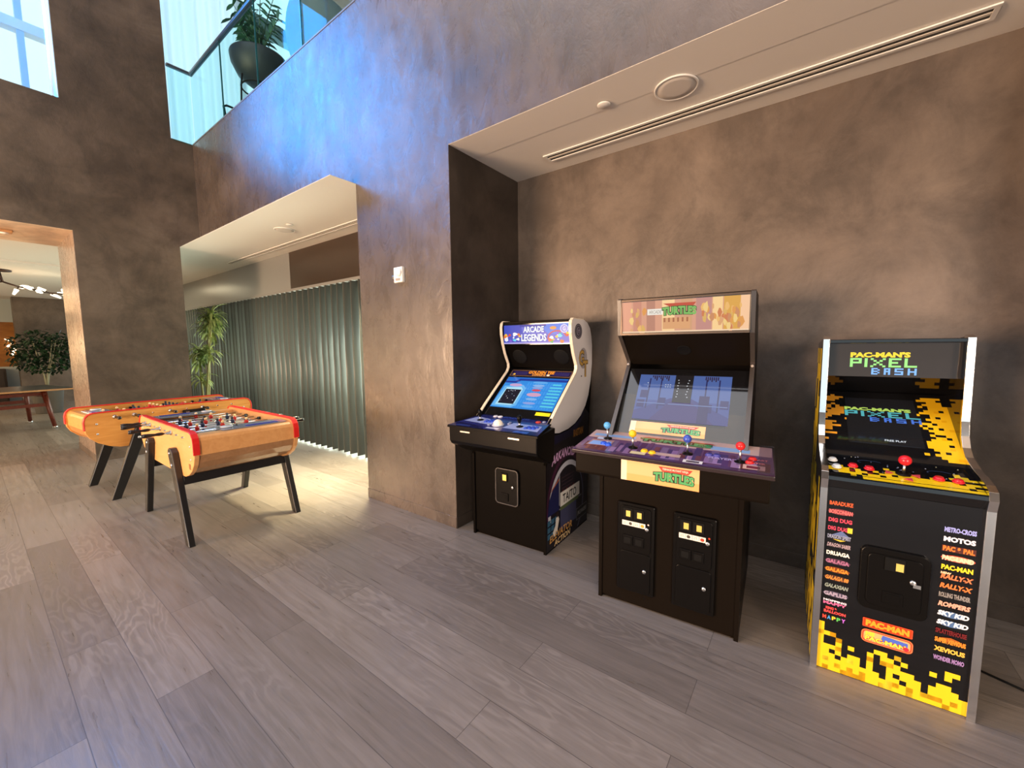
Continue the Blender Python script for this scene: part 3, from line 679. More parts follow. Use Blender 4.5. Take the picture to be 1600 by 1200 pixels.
for s, cx in ((0, -.152), (1, .152)):
    fr = MB(); z0, z1 = .095, .617
    fr.prism([(cx-.105, z0), (cx+.105, z0), (cx+.105, z1), (cx-.105, z1)], .008, -.012, 'y'); FR = fr.build('coin_door', M_BLACKS, T2, bevel=.012)
    MB().prism(rrect(cx-.085, .345, cx+.085, .60, .018), -.0121, -.018, 'y').build('upper_door', M_BLACKS, FR, bevel=.002)
    MB().prism(rrect(cx-.085, .11, cx+.085, .335, .018), -.0121, -.018, 'y').build('lower_door', M_BLACKS, FR, bevel=.002)
    for x in (-.04, .022):
        MB().box((cx+x-.028, -.022, .53), (cx+x+.026, -.018, .588)).build('coin_slot', M_BLACKM, FR, bevel=.002)
        MB().box((cx+x-.010, -.0245, .542), (cx+x+.014, -.0225, .575)).box((cx+x-.010, -.0248, .542), (cx+x+.014, -.0245, .546)).build('coin_insert', M_BRASS, FR)
        MB().box((cx+x-.028, -.025, .375), (cx+x+.028, -.018, .432)).build('return_flap', M_BLACKS, FR, bevel=.006)
        MB().box((cx+x-.018, -.0262, .386), (cx+x+.018, -.025, .42)).build('flap_inset', M_BLACKM, FR)
    a = Art((cx, -.0182, 0), (1, 0, 0), (0, 0, 1))
    a.rect(-.073, .487, .056, .515, '#efe6da'); a.rect(-.042, .488, -.040, .514, '#8a8078'); a.rect(-.009, .488, -.007, .514, '#8a8078'); a.rect(.024, .488, .026, .514, '#8a8078')
    a.disc(-.026, .501, .009, .009, '#4a453e', 10); a.disc(.04, .50, .010, .009, '#b89a30' if s == 0 else '#b0402a', 10); a.text('25', -.067, .495, -.049, .508, '#9a8a80'); a.text('25', -.003, .495, .016, .508, '#9a8a80')
    a.disc(.072, .515, .005, .005, '#e0c8c0' if s == 0 else '#e04020', 8)
    a.build('price_sticker', M_PRINT, FR)
    lock(FR, (cx+.065, -.018, .487)); lock(FR, (cx+.055, -.018, .24))
# control box
cb = [(-.115, .895), (-.115, .785), (-.105, .775), (.006, .775), (.09, .84), (.09, .93)]
CB = MB().prism(cb, -.472, .472).build('control_box', M_TB, T2, bevel=.008)
y0, z0, y1, z1 = -.13, .914, .215, .966
dk = MB()
fr_, bk = .49, .475
def slab(pts, t, nrm):
    k = MB(); q = [Vector(p) for p in pts]; k.add(q+[p-nrm*t for p in q], [(0,1,2,3), (7,6,5,4), (0,4,5,1), (1,5,6,2), (2,6,7,3), (3,7,4,0)]); return k
ud = Vector((0, y1-y0, z1-z0)); nd = Vector((1, 0, 0)).cross(ud).normalized(); L = ud.length
DK = slab([(-fr_, y0, z0), (fr_, y0, z0), (bk, y1, z1), (-bk, y1, z1)], .022, nd).build('control_deck', mat('dark plum edge', (.03, .02, .022), .25), T2, bevel=.004)
a = Art((0, y0, z0), (1, 0, 0), ud)
a.poly([(-.488, .003), (.488, .003), (.473, L-.003), (-.473, L-.003)], '#6d4c6e'); a.poly([(-.474, .22), (.474, .22), (.473, L-.003), (-.473, L-.003)], '#c9a9a0')
a.poly([(-.45, .25), (-.2, .255), (-.2, .29), (-.45, .29)], '#8fb2dc'); a.poly([(.20, .235), (.38, .235), (.38, .285), (.20, .285)], '#8fb2dc')
rr = random.Random(5)
for k in range(46):
    x = -.45+.9*k/45; hgt = rr.uniform(.16, .235); ww = rr.uniform(.015, .04)
    a.rect(x-ww/2, .02+rr.uniform(0, .06), x+ww/2, hgt, rr.choice(('#5a3550', '#7a4440', '#4c3a62', '#8a5248', '#65405c', '#7d6484')), up=True) if k % 2 == 0 else a.rect(x-.02, rr.uniform(.01, .08), x+.02, rr.uniform(.1, .16), rr.choice(('#8d6c96', '#6a3a3c', '#563660', '#9a7aa4')))
a.rect(-.48, .004, .485, .028, '#52395a')
a.poly([(-.44, .09), (-.30, .10), (-.30, .19), (-.43, .18)], '#b48a8a'); a.poly([(-.43, .10), (-.30, .105), (-.31, .165), (-.42, .16)], '#8fb6ee'); a.rect(-.41, .19, -.34, .225, '#c9d0e4')
a.rect(-.17, .04, -.09, .075, '#e0cfa0'); a.rect(-.08, .065, .08, .10, '#c8a89a'); a.rect(.10, .02, .19, .055, '#efe8e4'); a.rect(.115, .027, .175, .048, '#5a4a4e'); a.rect(.36, .04, .45, .09, '#d8b0a4'); a.rect(.375, .05, .43, .08, '#7a3040')
a.text('PLAYER 1', .205, .11, .33, .135, '#b9a8dc', bold=.03); a.text('START', .39, .15, .46, .17, '#f08a90', bold=.04); a.text('PLAYER', .37, .11, .45, .128, '#f08a90', bold=.04)
a.poly([(-.17, .292), (.22, .292), (.20, .302), (-.15, .302)], '#b03a30'); a.text('TURTLES', -.175, .235, .21, .288, '#163a1c', 0, .006, bold=.14); a.text('TURTLES', -.17, .238, .205, .285, '#4d9a62', 0, .006, bold=.05)
a.build('deck_print', M_PRINTG, DK)
n = tuple(nd)
def td(x, v): return Vector((0, y0, z0+.0015))+Vector((x, 0, 0))+ud.normalized()*v+nd*.012
cols = {'lb': mat('pale blue plastic', '#5aa8e0', .25), 'db': mat('blue plastic', '#3a52b4', .25), 'y': mat('yellow plastic', '#f0c020', .25), 'r': mat('red plastic', '#d82a2a', .25)}
for x, v, c in ((-.352, .215, 'lb'), (-.175, .125, 'y'), (.105, .135, 'db'), (.345, .115, 'r')): joystick(T2, td(x, v)-nd*.012, n, cols[c], r=.021, h=.066)
M_DB = mat('deep blue button', '#2a5ad8', .25); M_PU = mat('purple blue button', '#4a4a9c', .25)
for x, v, m in ((-.345, .130, M_DB), (-.315, .118, M_DB), (-.105, .095, cols['y']), (-.062, .085, cols['y']), (.205, .15, M_PU), (.24, .15, M_PU), (.395, .165, cols['r']), (.385, .120, cols['r'])): button(T2, td(x, v)-nd*.012, n, .0155, m, .011)
# clear acrylic overlay rim at the right end of the deck
slab([Vector((.42, y0, z0))+nd*.010, Vector((.492, y0, z0))+nd*.010, Vector((.48, y1, z1))+nd*.010, Vector((.42, y1, z1))+nd*.010], .003, nd).build('acrylic_cover', glassy('clear acrylic', (.95, .92, .97), .15), T2)
# front logo sticker
def turtle_sign(a, x0, z0, x1, z1, top='#f3c79c', bot='#e69a52'):
    wd, hh = x1-x0, z1-z0
    a.rect(x0, z0, x1, z1, '#eeb27a'); a.rect(x0, z0+hh*.0, x1, z0+hh*.35, '#eaa562'); a.rect(x0, z0, x0+wd*.08, z1, '#f4d6b4')
    a.poly([(x0+wd*.50, z1-hh*.10), (x0+wd*.92, z1-hh*.10), (x0+wd*.87, z1-hh*.33), (x0+wd*.55, z1-hh*.33)], '#c23a2c'); a.text('TEENAGE MUTANT NINJA', x0+wd*.55, z1-hh*.28, x0+wd*.87, z1-hh*.15, '#f4d8c0', bold=.02)
    a.text('TURTLES', x0+wd*.43, z0+hh*.14, x0+wd*.95, z1-hh*.37, '#123018', 0, hh*.06, bold=.15); a.text('TURTLES', x0+wd*.44, z0+hh*.17, x0+wd*.94, z1-hh*.40, '#4fa060', 0, hh*.06, bold=.05)
st = MB().box((-.205, -.1165, .782), (.182, -.115, .895)).build('front_sticker', M_PRINT, CB)
a = Art((0, -.1167, 0), (1, 0, 0), (0, 0, 1)); turtle_sign(a, -.205, .783, .182, .894); a.build('sticker_print', M_PRINT, CB)
bpy.data.objects.remove(st)
# monitor
A0 = Vector((0, .20, .948)); A1 = Vector((0, .50, 1.345)); uv = A1-A0
MO = slab([A0+Vector((-iw, 0, 0)), A0+Vector((iw, 0, 0)), A1+Vector((iw, 0, 0)), A1+Vector((-iw, 0, 0))], .03, Vector((1, 0, 0)).cross(uv).normalized()).build('monitor_bezel', M_GLOSSK, T2)
a = Art(A0, (1, 0, 0), uv)
a.poly([(-iw+.002, .005), (-.25, .005), (-.25, .30), (-iw+.002, .30)], '#31302c'); a.poly([(.25, .005), (iw-.002, .005), (iw-.002, .20), (.25, .20)], '#31302c'); a.rect(-.25, .005, .25, .11, '#31302c')
turtle_sign(a, -.268, .035, .155, .110, '#f6e4d0')
a.build('bezel_print', M_PRINTG, MO)
s_ = Art(A0, (1, 0, 0), uv); s_.k = 6; X0, X1, S0, S1 = -.268, .262, .125, .452
s_.rect(X0, S0, X1, S1, '#4b5fae'); s_.rect(X0, S0+.14, X1, S1, '#5a78c2')
s_.poly([(X0, S0), (X1, S0), (X1, S0+.05), (.06, S0+.16), (-.06, S0+.16), (X0, S0+.06)], '#3f4796'); s_.poly([(-.17, S0), (.19, S0), (.045, S0+.155), (-.045, S0+.155)], '#453b86')
for x in (-.2, -.13, .13, .2):
    s_.rect(x-.004, S0+.08, x+.004, S0+.30, '#2a2f6e')
for x, z in ((-.225, .30), (-.235, .23), (-.11, .25), (.15, .22), (.235, .25)): s_.rect(x-.022, z-.02, x+.022, z+.035, '#33357c')
s_.rect(.10, .13, .155, .31, '#332f70')
for x in (X0+.01, -.07): s_.rect(x, S0+.115, x+.17, S0+.12, '#7f9ad8')
s_.rect(.08, S0+.115, X1-.01, S0+.12, '#7f9ad8')
for k in range(9): s_.rect(-.19+.012*k, S1-.02-.012*(k % 3), -.182+.012*k, S1-.006, '#3a2a50'); 
for k in range(7): s_.rect(.12+.011*k, S1-.03-.01*(k % 2), .127+.011*k, S1-.006, '#3a2a50')
s_.rect(-.05, .255, .055, S1, '#0a0b16')
for k in range(7): s_.rect(-.033+.003*(k % 2), S1-.04-.02*k, -.026+.003*(k % 2), S1-.034-.02*k, '#e8eef8'); s_.rect(.028-.004*(k % 3), S1-.04-.02*k, .035-.004*(k % 3), S1-.034-.02*k, '#e8eef8')
for k in range(3):
    for j in range(2): s_.rect(-.105+.014*k, .36+.016*j, -.098+.014*k, .366+.016*j, '#dfe8f8')
s_.rect(-.215, .385, -.208, .391, '#dfe8f8'); s_.rect(-.212, .36, -.206, .365, '#c8d4f0')
s_.build('screen_image', attr_mat('dim lit screen', .08, glow=.62), MO)
# hood and marquee
B0 = Vector((0, .515, 1.375)); B1 = Vector((0, .315, 1.560)); ub = B1-B0
HD = slab([B0+Vector((-iw, 0, 0)), B0+Vector((iw, 0, 0)), B1+Vector((iw, 0, 0)), B1+Vector((-iw, 0, 0))], .018, Vector((1, 0, 0)).cross(ub).normalized()).build('hood_panel', M_TB, T2)
M = Matrix((Vector((1, 0, 0)), ub.normalized(), Vector((1, 0, 0)).cross(ub).normalized())).transposed().to_4x4(); M.translation = (B0+B1)/2
MB().lathe([(0, .0015), (.036, .0015), (.04, .003), (.042, 0)], n=24, M=M).build('speaker_hole', M_BLACKM, HD)
F0 = Vector((0, .304, 1.565)); F1 = Vector((0, .286, 1.775)); um = F1-F0
MQ = slab([F0+Vector((-iw, 0, 0)), F0+Vector((iw, 0, 0)), F1+Vector((iw, 0, 0)), F1+Vector((-iw, 0, 0))], .02, Vector((1, 0, 0)).cross(um).normalized()).build('marquee', M_GLOSSK, T2)
H = um.length
a = Art(F0, (1, 0, 0), um); a.rect(-iw+.004, .012, iw-.004, H-.012, '#d69c80')
for x, ww, c in ((-.31, .05, '#e2a184'), (-.25, .05, '#c98a74'), (-.17, .05, '#b8836e'), (-.07, .07, '#f6cf98'), (.03, .06, '#cf9c76'), (.12, .08, '#c08a80'), (.19, .05, '#f4cc90'), (.26, .08, '#d9a24c'), (.325, .05, '#f3c49a')): a.rect(x-ww/2, .012, x+ww/2, H-.012, c)
a.rect(-.19, .115, -.10, .150, '#ece6da'); a.text('ARCADE', -.18, .122, -.11, .142, '#8a7a70')
a.poly([(-.10, .178), (.08, .178), (.065, .158), (-.06, .158)], '#c0503a'); a.text('TURTLES', -.107, .103, .085, .157, '#2c4a28', 0, .006, bold=.14); a.text('TURTLES', -.104, .106, .082, .154, '#7fb860', 0, .006, bold=.05)
rr = random.Random(9)
for k in range(44):
    x = rr.choice((rr.uniform(-.29, -.2), rr.uniform(.11, .17), rr.uniform(.17, .31), rr.uniform(.2, .3))); z = rr.uniform(.025, .15)
    c = rr.choice(('#e8b46a', '#dc9850', '#ecc880', '#c88a60', '#d8a070', '#cc7c50', '#d8ac60')); r0 = rr.uniform(.010, .026)
    a.poly([(x+r0*rr.uniform(.4, .8)*math.cos(t*1.05), z+r0*rr.uniform(.8, 1.7)*math.sin(t*1.05)) for t in range(6)], c)
a.rect(-.10, .03, .05, .095, '#d8a070'); 
for k in range(6): a.rect(-.095+.025*k, .07, -.085+.025*k, .095, '#a86a48')
a.rect(-.344, .012, .344, .02, '#f2d2b0')
a.build('marquee_print', attr_mat('backlit warm picture', .15, glow=1.02, spec=.1), MQ)
MB().strip([(-iw+.004, 1.568), (-iw+.004, 1.772), (iw-.004, 1.772), (iw-.004, 1.568), (-iw+.004, 1.568)], .012, .012, 'y', .288).build('marquee_frame', mat('bronze marquee frame', (.10, .07, .05), .3, .5), MQ)

# ---------------------------------------------------------------- 3: slim black and yellow cabinet
P3 = thing('arcade_cabinet', 'slim black arcade cabinet with yellow pixel blocks and chrome edges', 'arcade machine', (.3195, 2.262, 0), R(2.5), 'arcade machines in the alcove')
w = .264; th = .024; iw = w-th
outl = [(0, 0), (.0, .86), (-.012, .905), (-.004, .93), (.03, .945), (.17, .972), (.26, 1.000), (.305, 1.035), (.335, 1.085), (.348, 1.15), (.36, 1.52), (.40, 1.525), (.72, 1.50), (.74, 1.2), (.74, 0)]
M_YEL = mat('yellow side vinyl', '#d8b81c', .4)
for s in (-1, 1):
    x0, x1 = (w-th, w) if s > 0 else (-w, -w+th)
    sp = MB().prism(outl, x0, x1).build('side_panel', M_GLOSSK, P3)
    MB().strip(outl[:12], th+.002, .018, 'x', (x0+x1)/2).build('chrome_moulding', M_CHROME, sp, bevel=.0085, seg=5)
    a = Art(((x1 if s > 0 else x0), 0, 0), (0, s, 0), (0, 0, 1)); rr = random.Random(4+s)
    for k in range(14):
        for j in range(17):
            if rr.random() < .62: 
                y = .02+.05*k; z = .03+.085*j
                if y < .68 and (z < .85 or y > .38): a.rect(s*y if s > 0 else -(y+.05), z, (s*(y+.05)) if s > 0 else -y, z+.085, rr.choice(('#d8b81c', '#c9a818', '#e2c428')), up=(k+j == 0))
    a.build('side_print', M_PRINT, sp)
FP = MB().box((-iw, .010, .0), (iw, .03, .862)).build('front_panel', M_GLOSSK, P3)
MB().box((-iw, .70, .02), (iw, .72, 1.45)).build('back_panel', M_BLACK, P3)
MB().box((-iw, .03, .0), (iw, .70, .03)).build('base', M_BLACK, P3)
MB().box((-iw, .345, 1.50), (iw, .70, 1.519)).build('top_panel', M_GLOSSK, P3, bevel=.003)
a = Art((0, .0098, 0), (1, 0, 0), (0, 0, 1))
px = iw*2/22.; x0 = -iw
art = ['1.....................', '1.....................', '11..........1......1..', '1111...111.1.......1..', '1.111..1.111...11.....', '11..11..1111.1.11.11.1', '1111.1111.1111.11.1111', '11111111111111.1111111', '1111111111.11111111111', '11111111111111111111111']
rows = ['1.....................', '11....................', '11...1................', '1111.1................', '1.1.1.....1.1...1.....', '11.11.1..1.1111......1', '1111..11.1111.11..1.11', '1111111111.1111.111111', '1111111.111111.1111111', '1111111111111111111111', '1111111111111111111111']
px_rows = ['1.....................', '1.....................', '111...................', '1..1.....11.1......11.', '1..1.1..1.11.1...1.1..', '1111....1.111.........', '11.1.11.1..1111...11..', '111.111.1..1.111.1111.', '1111111111.11.11.11111', '1111111111111111111111', '1111111111111111111111']
a.pix(px_rows, x0, .002, px, .0205, '#f2c61a')
rr = random.Random(2)
for j, r in enumerate(px_rows):
    for i, ch in enumerate(r):
        if ch == '1' and rr.random() < .3: a.rect(x0+i*px, .002+(10-j)*.0205, x0+(i+1)*px, .002+(11-j)*.0205, rr.choice(('#e8b012', '#f8d432', '#e4a80e')), up=(i+j == 0))
left = [('BARADUKE', '#c8562a'), ('BOSCONIAN', '#d86a6a'), ('DIG DUG', '#d8445a'), ('DIG DUG II', '#c8405a'), ('DRAGON SPIRIT', '#8a90a8'), ('DRAGON SABER', '#a08c94'), ('DRUAGA', '#f2ece0'), ('GALAGA', '#a86a8a'), ('GALAGA', '#e08a2a'), ('GALAGA 88', '#d8863a'), ('GALAXIAN', '#8a948a'), ('GAPLUS', '#a89ab0'), ('HOPPING MAPPY', '#d8a0b0'), ('KING & BALLOON', '#e04a4a'), ('MAPPY', '#9ac04a')]
zt = .792
for k, (t, c) in enumerate(left):
    z = zt-.0385*k; x = -iw+.012; wd = .082
    if k in (1, 7, 8, 9, 11): a.disc(x+wd/2, z, wd/2+.004, .013, {1: '#7a3038', 7: '#4a2a40', 8: '#7a3a10', 9: '#4a2a1a', 11: '#4a4458'}[k], 18)
    if k == 4: a.poly([(x+.01, z+.004), (x+.05, z+.03), (x+.08, z+.004)], '#5a6a98'); a.poly([(x+.02, z-.012), (x+.065, z-.012), (x+.045, z-.02)], '#d8b83a')
    if k == 13: a.text('KING &', x+.01, z+.001, x+wd*.62, z+.014, c, bold=.06); a.text('BALLOON', x+.004, z-.016, x+wd, z-.002, c, bold=.06)
    elif k == 12: a.text('HOPPING', x, z+.001, x+wd, z+.011, '#e8e0f0', bold=.05); a.text('MAPPY', x, z-.014, x+wd, z-.001, '#d86a9a', bold=.05)
    elif k == 14:
        for q, (ch, cc) in enumerate(zip('MAPPY', ('#e04a3a', '#4a9ae0', '#e8c83a', '#5ac05a', '#c86ae0'))): a.text(ch, x+q*.017, z-.008, x+q*.017+.014, z+.010, cc, bold=.05)
    else: a.text(t, x, z-.010, x+wd, z+.009, c, .15 if k in (5, 9, 10) else 0, bold=.05)
    if k == 3: a.text('II', x+wd-.014, z-.012, x+wd+.003, z+.012, '#d8c83a', bold=.08)
right = [('METRO-CROSS', '#9aa0e0'), ('MOTOS', '#f0ecf4'), ('PAC & PAL', '#e87a2a'), ('PAC-LAND', '#f0d0b0'), ('PAC-MAN', '#f2d22a'), ('RALLY-X', '#e87a4a'), ('RALLY-X', '#e87a3a'), ('ROLLING THUNDER', '#8a8480'), ('ROMPERS', '#f0a890'), ('SKY KID', '#f2f2f6'), ('SKY KID', '#e8eaf2'), ('SPLATTERHOUSE', '#6a1418'), ('SUPER XEVIOUS', '#e08a2a'), ('XEVIOUS', '#f2b84a'), ('WONDER MOMO', '#9a7ab0')]
for k, (t, c) in enumerate(right):
    z = zt-.032-.0387*k; x = iw-.104; wd = .088
    if k == 2: a.rect(x-.003, z-.013, x+wd+.003, z+.012, '#4a1608')
    if k == 3: a.disc(x+wd/2, z, wd/2+.004, .013, '#c8452a', 20); a.disc(x+wd/2, z, wd/2-.004, .010, '#e8b890', 20)
    if k in (9, 10): a.disc(x+wd*.45, z-.002, wd*.42, .013, '#4a6a98', 16)
    if k == 5: a.text('NEW', x, z+.008, x+.03, z+.018, '#f4c8a0', bold=.06)
    if k == 12: a.poly([(x, z-.005), (x+.02, z+.012), (x+.045, z+.018), (x+.07, z+.012), (x+wd, z-.005)], '#a85a1a')
    a.text(t, x, z-.011, x+wd, z+.010, c, .18 if k in (5, 6, 8, 9, 10) else 0, bold=.055)
# centre logos
a.poly(rrect(-.088, .262, .072, .302, .003, 2), '#e8502a'); a.poly(rrect(-.085, .2645, .069, .2995, .003, 2), '#b8380f'); a.text('PAC-MAN', -.078, .268, .062, .296, '#f8a028', bold=.07)
a.poly(rrect(-.090, .193, .076, .252, .018), '#e87a4a'); a.poly(rrect(-.086, .197, .072, .248, .015), '#c83a28'); a.poly(rrect(-.082, .201, .068, .244, .012), '#f2b070'); a.poly([(-.03, .205), (.06, .205), (.06, .236), (-.02, .242)], '#4a6ac8')
a.text('MS', -.076, .224, -.045, .243, '#f8d23a', bold=.08); a.text('PAC-MAN', -.078, .203, .055, .223, '#b02a18', bold=.12); a.text('PAC-MAN', -.077, .2035, .054, .2225, '#f8d84a', bold=.05); a.disc(.055, .210, .010, .009, '#d82a3a', 10)
a.build('front_print', M_PRINT, FP)
# coin door
cd = MB().prism(rrect(-.112, .352, .108, .63, .03), .0095, -.004, 'y').build('coin_door', M_BLACKS, P3, bevel=.004)
MB().prism(rrect(-.088, .378, .085, .606, .02), -.0041, -.010, 'y').build('door_leaf', M_BLACKS, cd, bevel=.003)
MB().box((-.035, -.016, .545), (.03, -.0101, .603)).build('coin_slot', M_BLACKM, cd, bevel=.002)
MB().box((.0, -.0185, .552), (.024, -.0162, .585)).build('coin_insert', M_BRASS, cd)
lock(cd, (.055, -.010, .515)); MB().box((.055, -.02, .497), (.078, -.0185, .512)).build('lock_tab', M_STEEL, cd)
MB().box((-.035, -.014, .40), (.03, -.0101, .452)).box((-.025, -.016, .408), (.02, -.0141, .444)).build('return_flap', M_BLACKS, cd, bevel=.002)
# control deck
MB().prism([(.012, .862), (-.006, .90), (-.004, .915), (.03, .925), (.03, .862)], -iw, iw).build('deck_front', M_GLOSSK, P3)
y0, z0, y1, z1 = .0, .918, .235, .965
ud = Vector((0, y1-y0, z1-z0)); nd = Vector((1, 0, 0)).cross(ud).normalized(); L = ud.length
DK = slab([(-iw, y0, z0), (iw, y0, z0), (iw, y1, z1), (-iw, y1, z1)], .02, nd).build('control_deck', M_GLOSSK, P3)
a = Art((0, y0, z0), (1, 0, 0), ud); cw = 2*iw/24
rows = ['........................', '........................', '.....................1..', '..........1..........11.', '..1.1......1......1.1.11', '1.11.1..1.111.1..11..1..', '1111.11..11.111111111.11', '..1111.11.1111111111111.', '....1.1111111111111111.1', '......111111111111111111']
a.pix(rows, -iw, .004, cw, L/12.5, '#f2cc1c')
rr = random.Random(8)
for k in range(26): a.disc(rr.uniform(-iw+.01, iw-.01), rr.uniform(.09, L-.01), .0025, .003, rr.choice(('#d8dce8', '#8a94b0', '#f0e8b0')), 6)
a.ring(.14, .15, .035, .016, .003, '#3a4a6a', R(20), R(200)); a.ring(-.08, .18, .04, .016, .003, '#3a4a6a', R(20), R(220))
a.build('deck_print', M_PRINTG, DK)
n = tuple(nd)
def pd(x, v): return Vector((0, y0, z0+.001))+Vector((x, 0, 0))+ud.normalized()*v+nd*.003
M_RD = mat('red arcade plastic', '#d2202c', .25); M_WH = mat('white arcade plastic', '#e8e6e0', .25)
for x, v, m in ((-.215, .155, M_WH), (-.205, .085, M_WH), (-.145, .115, M_RD), (-.09, .105, M_RD), (.125, .085, M_RD), (.18, .082, M_RD)): button(P3, pd(x, v), n, .0145, m, .012)
joystick(P3, pd(.02, .098), n, M_RD, r=.022, h=.045)
for k, (x, v, r) in enumerate(((-.03, .095, 20), (.062, .085, 200), (.028, .045, 90))):
    M = knob_M(pd(x, v)+nd*.001, n) @ Matrix.Rotation(R(r), 4, 'Z')
    MB().prism([(-.015, -.012), (.015, -.012), (0, .016)], 0, .002, 'z').build('direction_marker', mat('red translucent plastic', '#c84a50', .3), P3, M=M)
# reclined monitor glass with lit title
A0 = Vector((0, .225, .968)); A1 = Vector((0, .625, 1.235)); uv = A1-A0; LV = uv.length
MO = slab([A0+Vector((-iw, 0, 0)), A0+Vector((iw, 0, 0)), A1+Vector((iw, 0, 0)), A1+Vector((-iw, 0, 0))], .02, Vector((1, 0, 0)).cross(uv).normalized()).build('monitor_glass', M_GLOSSK, P3)
a = Art(A0, (1, 0, 0), uv); c = .0145
lf = ['..1.....', '11111...', '1111....', '.11.....', '........', '..1.....', '.1.1....', '11.11...', '1.111...', '11111...', '.1111...', '1111....', '11......', '1....1..', '........', '111.....', '11......', '1111....', '11......', '11......', '........', '111.....', '........', '........', '1.......', '........', '........', '........']
a.pix(lf[:], -iw, .055, .0175, .0142, '#d8932a')
rt = ['..1111.', '.1111..', '...111.', '..1111.', '.1.1111', '...1111', '..111.1', '.111111', '1..1111', '...1.11', '..11111', '...1111', '.11.111', '1.11111', '.1.1.11', '..11111', '...1111', '..1..11', '...11.1', '..11111', '.111111', '.1111.1', '.111111', '..11111', '...1.11', '1.11111', '...1111', '....111']
a.build('glass_print', M_PRINTG, MO); a = Art(A0, (1, 0, 0), uv)
a.pix(rt, iw-.0175*7, .02, .0175, .0155, '#f2bc1c')
for k in range(6): a.rect(iw-.0175*(1+k % 3), .03+.062*k, iw-.0175*(k % 3), .045+.062*k, '#e8a812', up=(k == 0))
a.build('glass_print', M_PRINTG, MO)
s_ = Art(A0, (1, 0, 0), uv); s_.k = 3
s_.rect(-.145, .09, .125, .43, '#07090f')
def title(a, x0, z0, wd, hh, c1, c2, c3):
    a.text("PAC-MAN'S", x0, z0+hh*.76, x0+wd*.90, z0+hh, c1, bold=.06)
    pr = pixword('PIXEL'); pw = wd/len(pr[0]); a.pix(pr, x0, z0+hh*.33, pw, hh*.40/5, c2)
    pr = pixword('BASH', 2); pw = wd*.66/len(pr[0]); a.pix(pr, x0+wd*.34, z0, pw, hh*.29/5, c3)
title(s_, -.150, .252, .285, .105, '#b8d860', '#52b0b8', '#4a7ae0')
s_.text('FREE PLAY', -.01, .118, .066, .130, '#e8ecf4', bold=.02)
s_.rect(-.13, .094, .11, .0955, '#26303c')
s_.build('screen_image', M_SCREEN, MO)
# black panel between glass and marquee
MB().prism([(.635, 1.235), (.42, 1.335), (.42, 1.345), (.65, 1.25)], -iw, iw).build('hood_panel', M_GLOSSK, P3)
MQ = MB().box((-iw, .405, 1.335), (iw, .425, 1.50)).build('marquee', mat('smoked marquee acrylic', (.03, .024, .021), .07, spec=.35), P3)
a = Art((0, .4045, 0), (1, 0, 0), (0, 0, 1)); title(a, -.150, 1.346, .245, .11, '#f4d01e', '#9ae07a', '#7ab0f4'); a.build('marquee_title', M_PIX, MQ)

# black power cord on the floor by the right-hand cabinet
cu = MB().tube([(.62, 2.95, .006), (.60, 2.80, .006), (.66, 2.66, .006), (.80, 2.60, .006), (.95, 2.62, .006), (1.12, 2.72, .006)], .005, 8)
tag(cu.build('power_cord', M_BLACKM), 'black power cord on the floor beside the slim black and yellow arcade cabinet', 'cable')
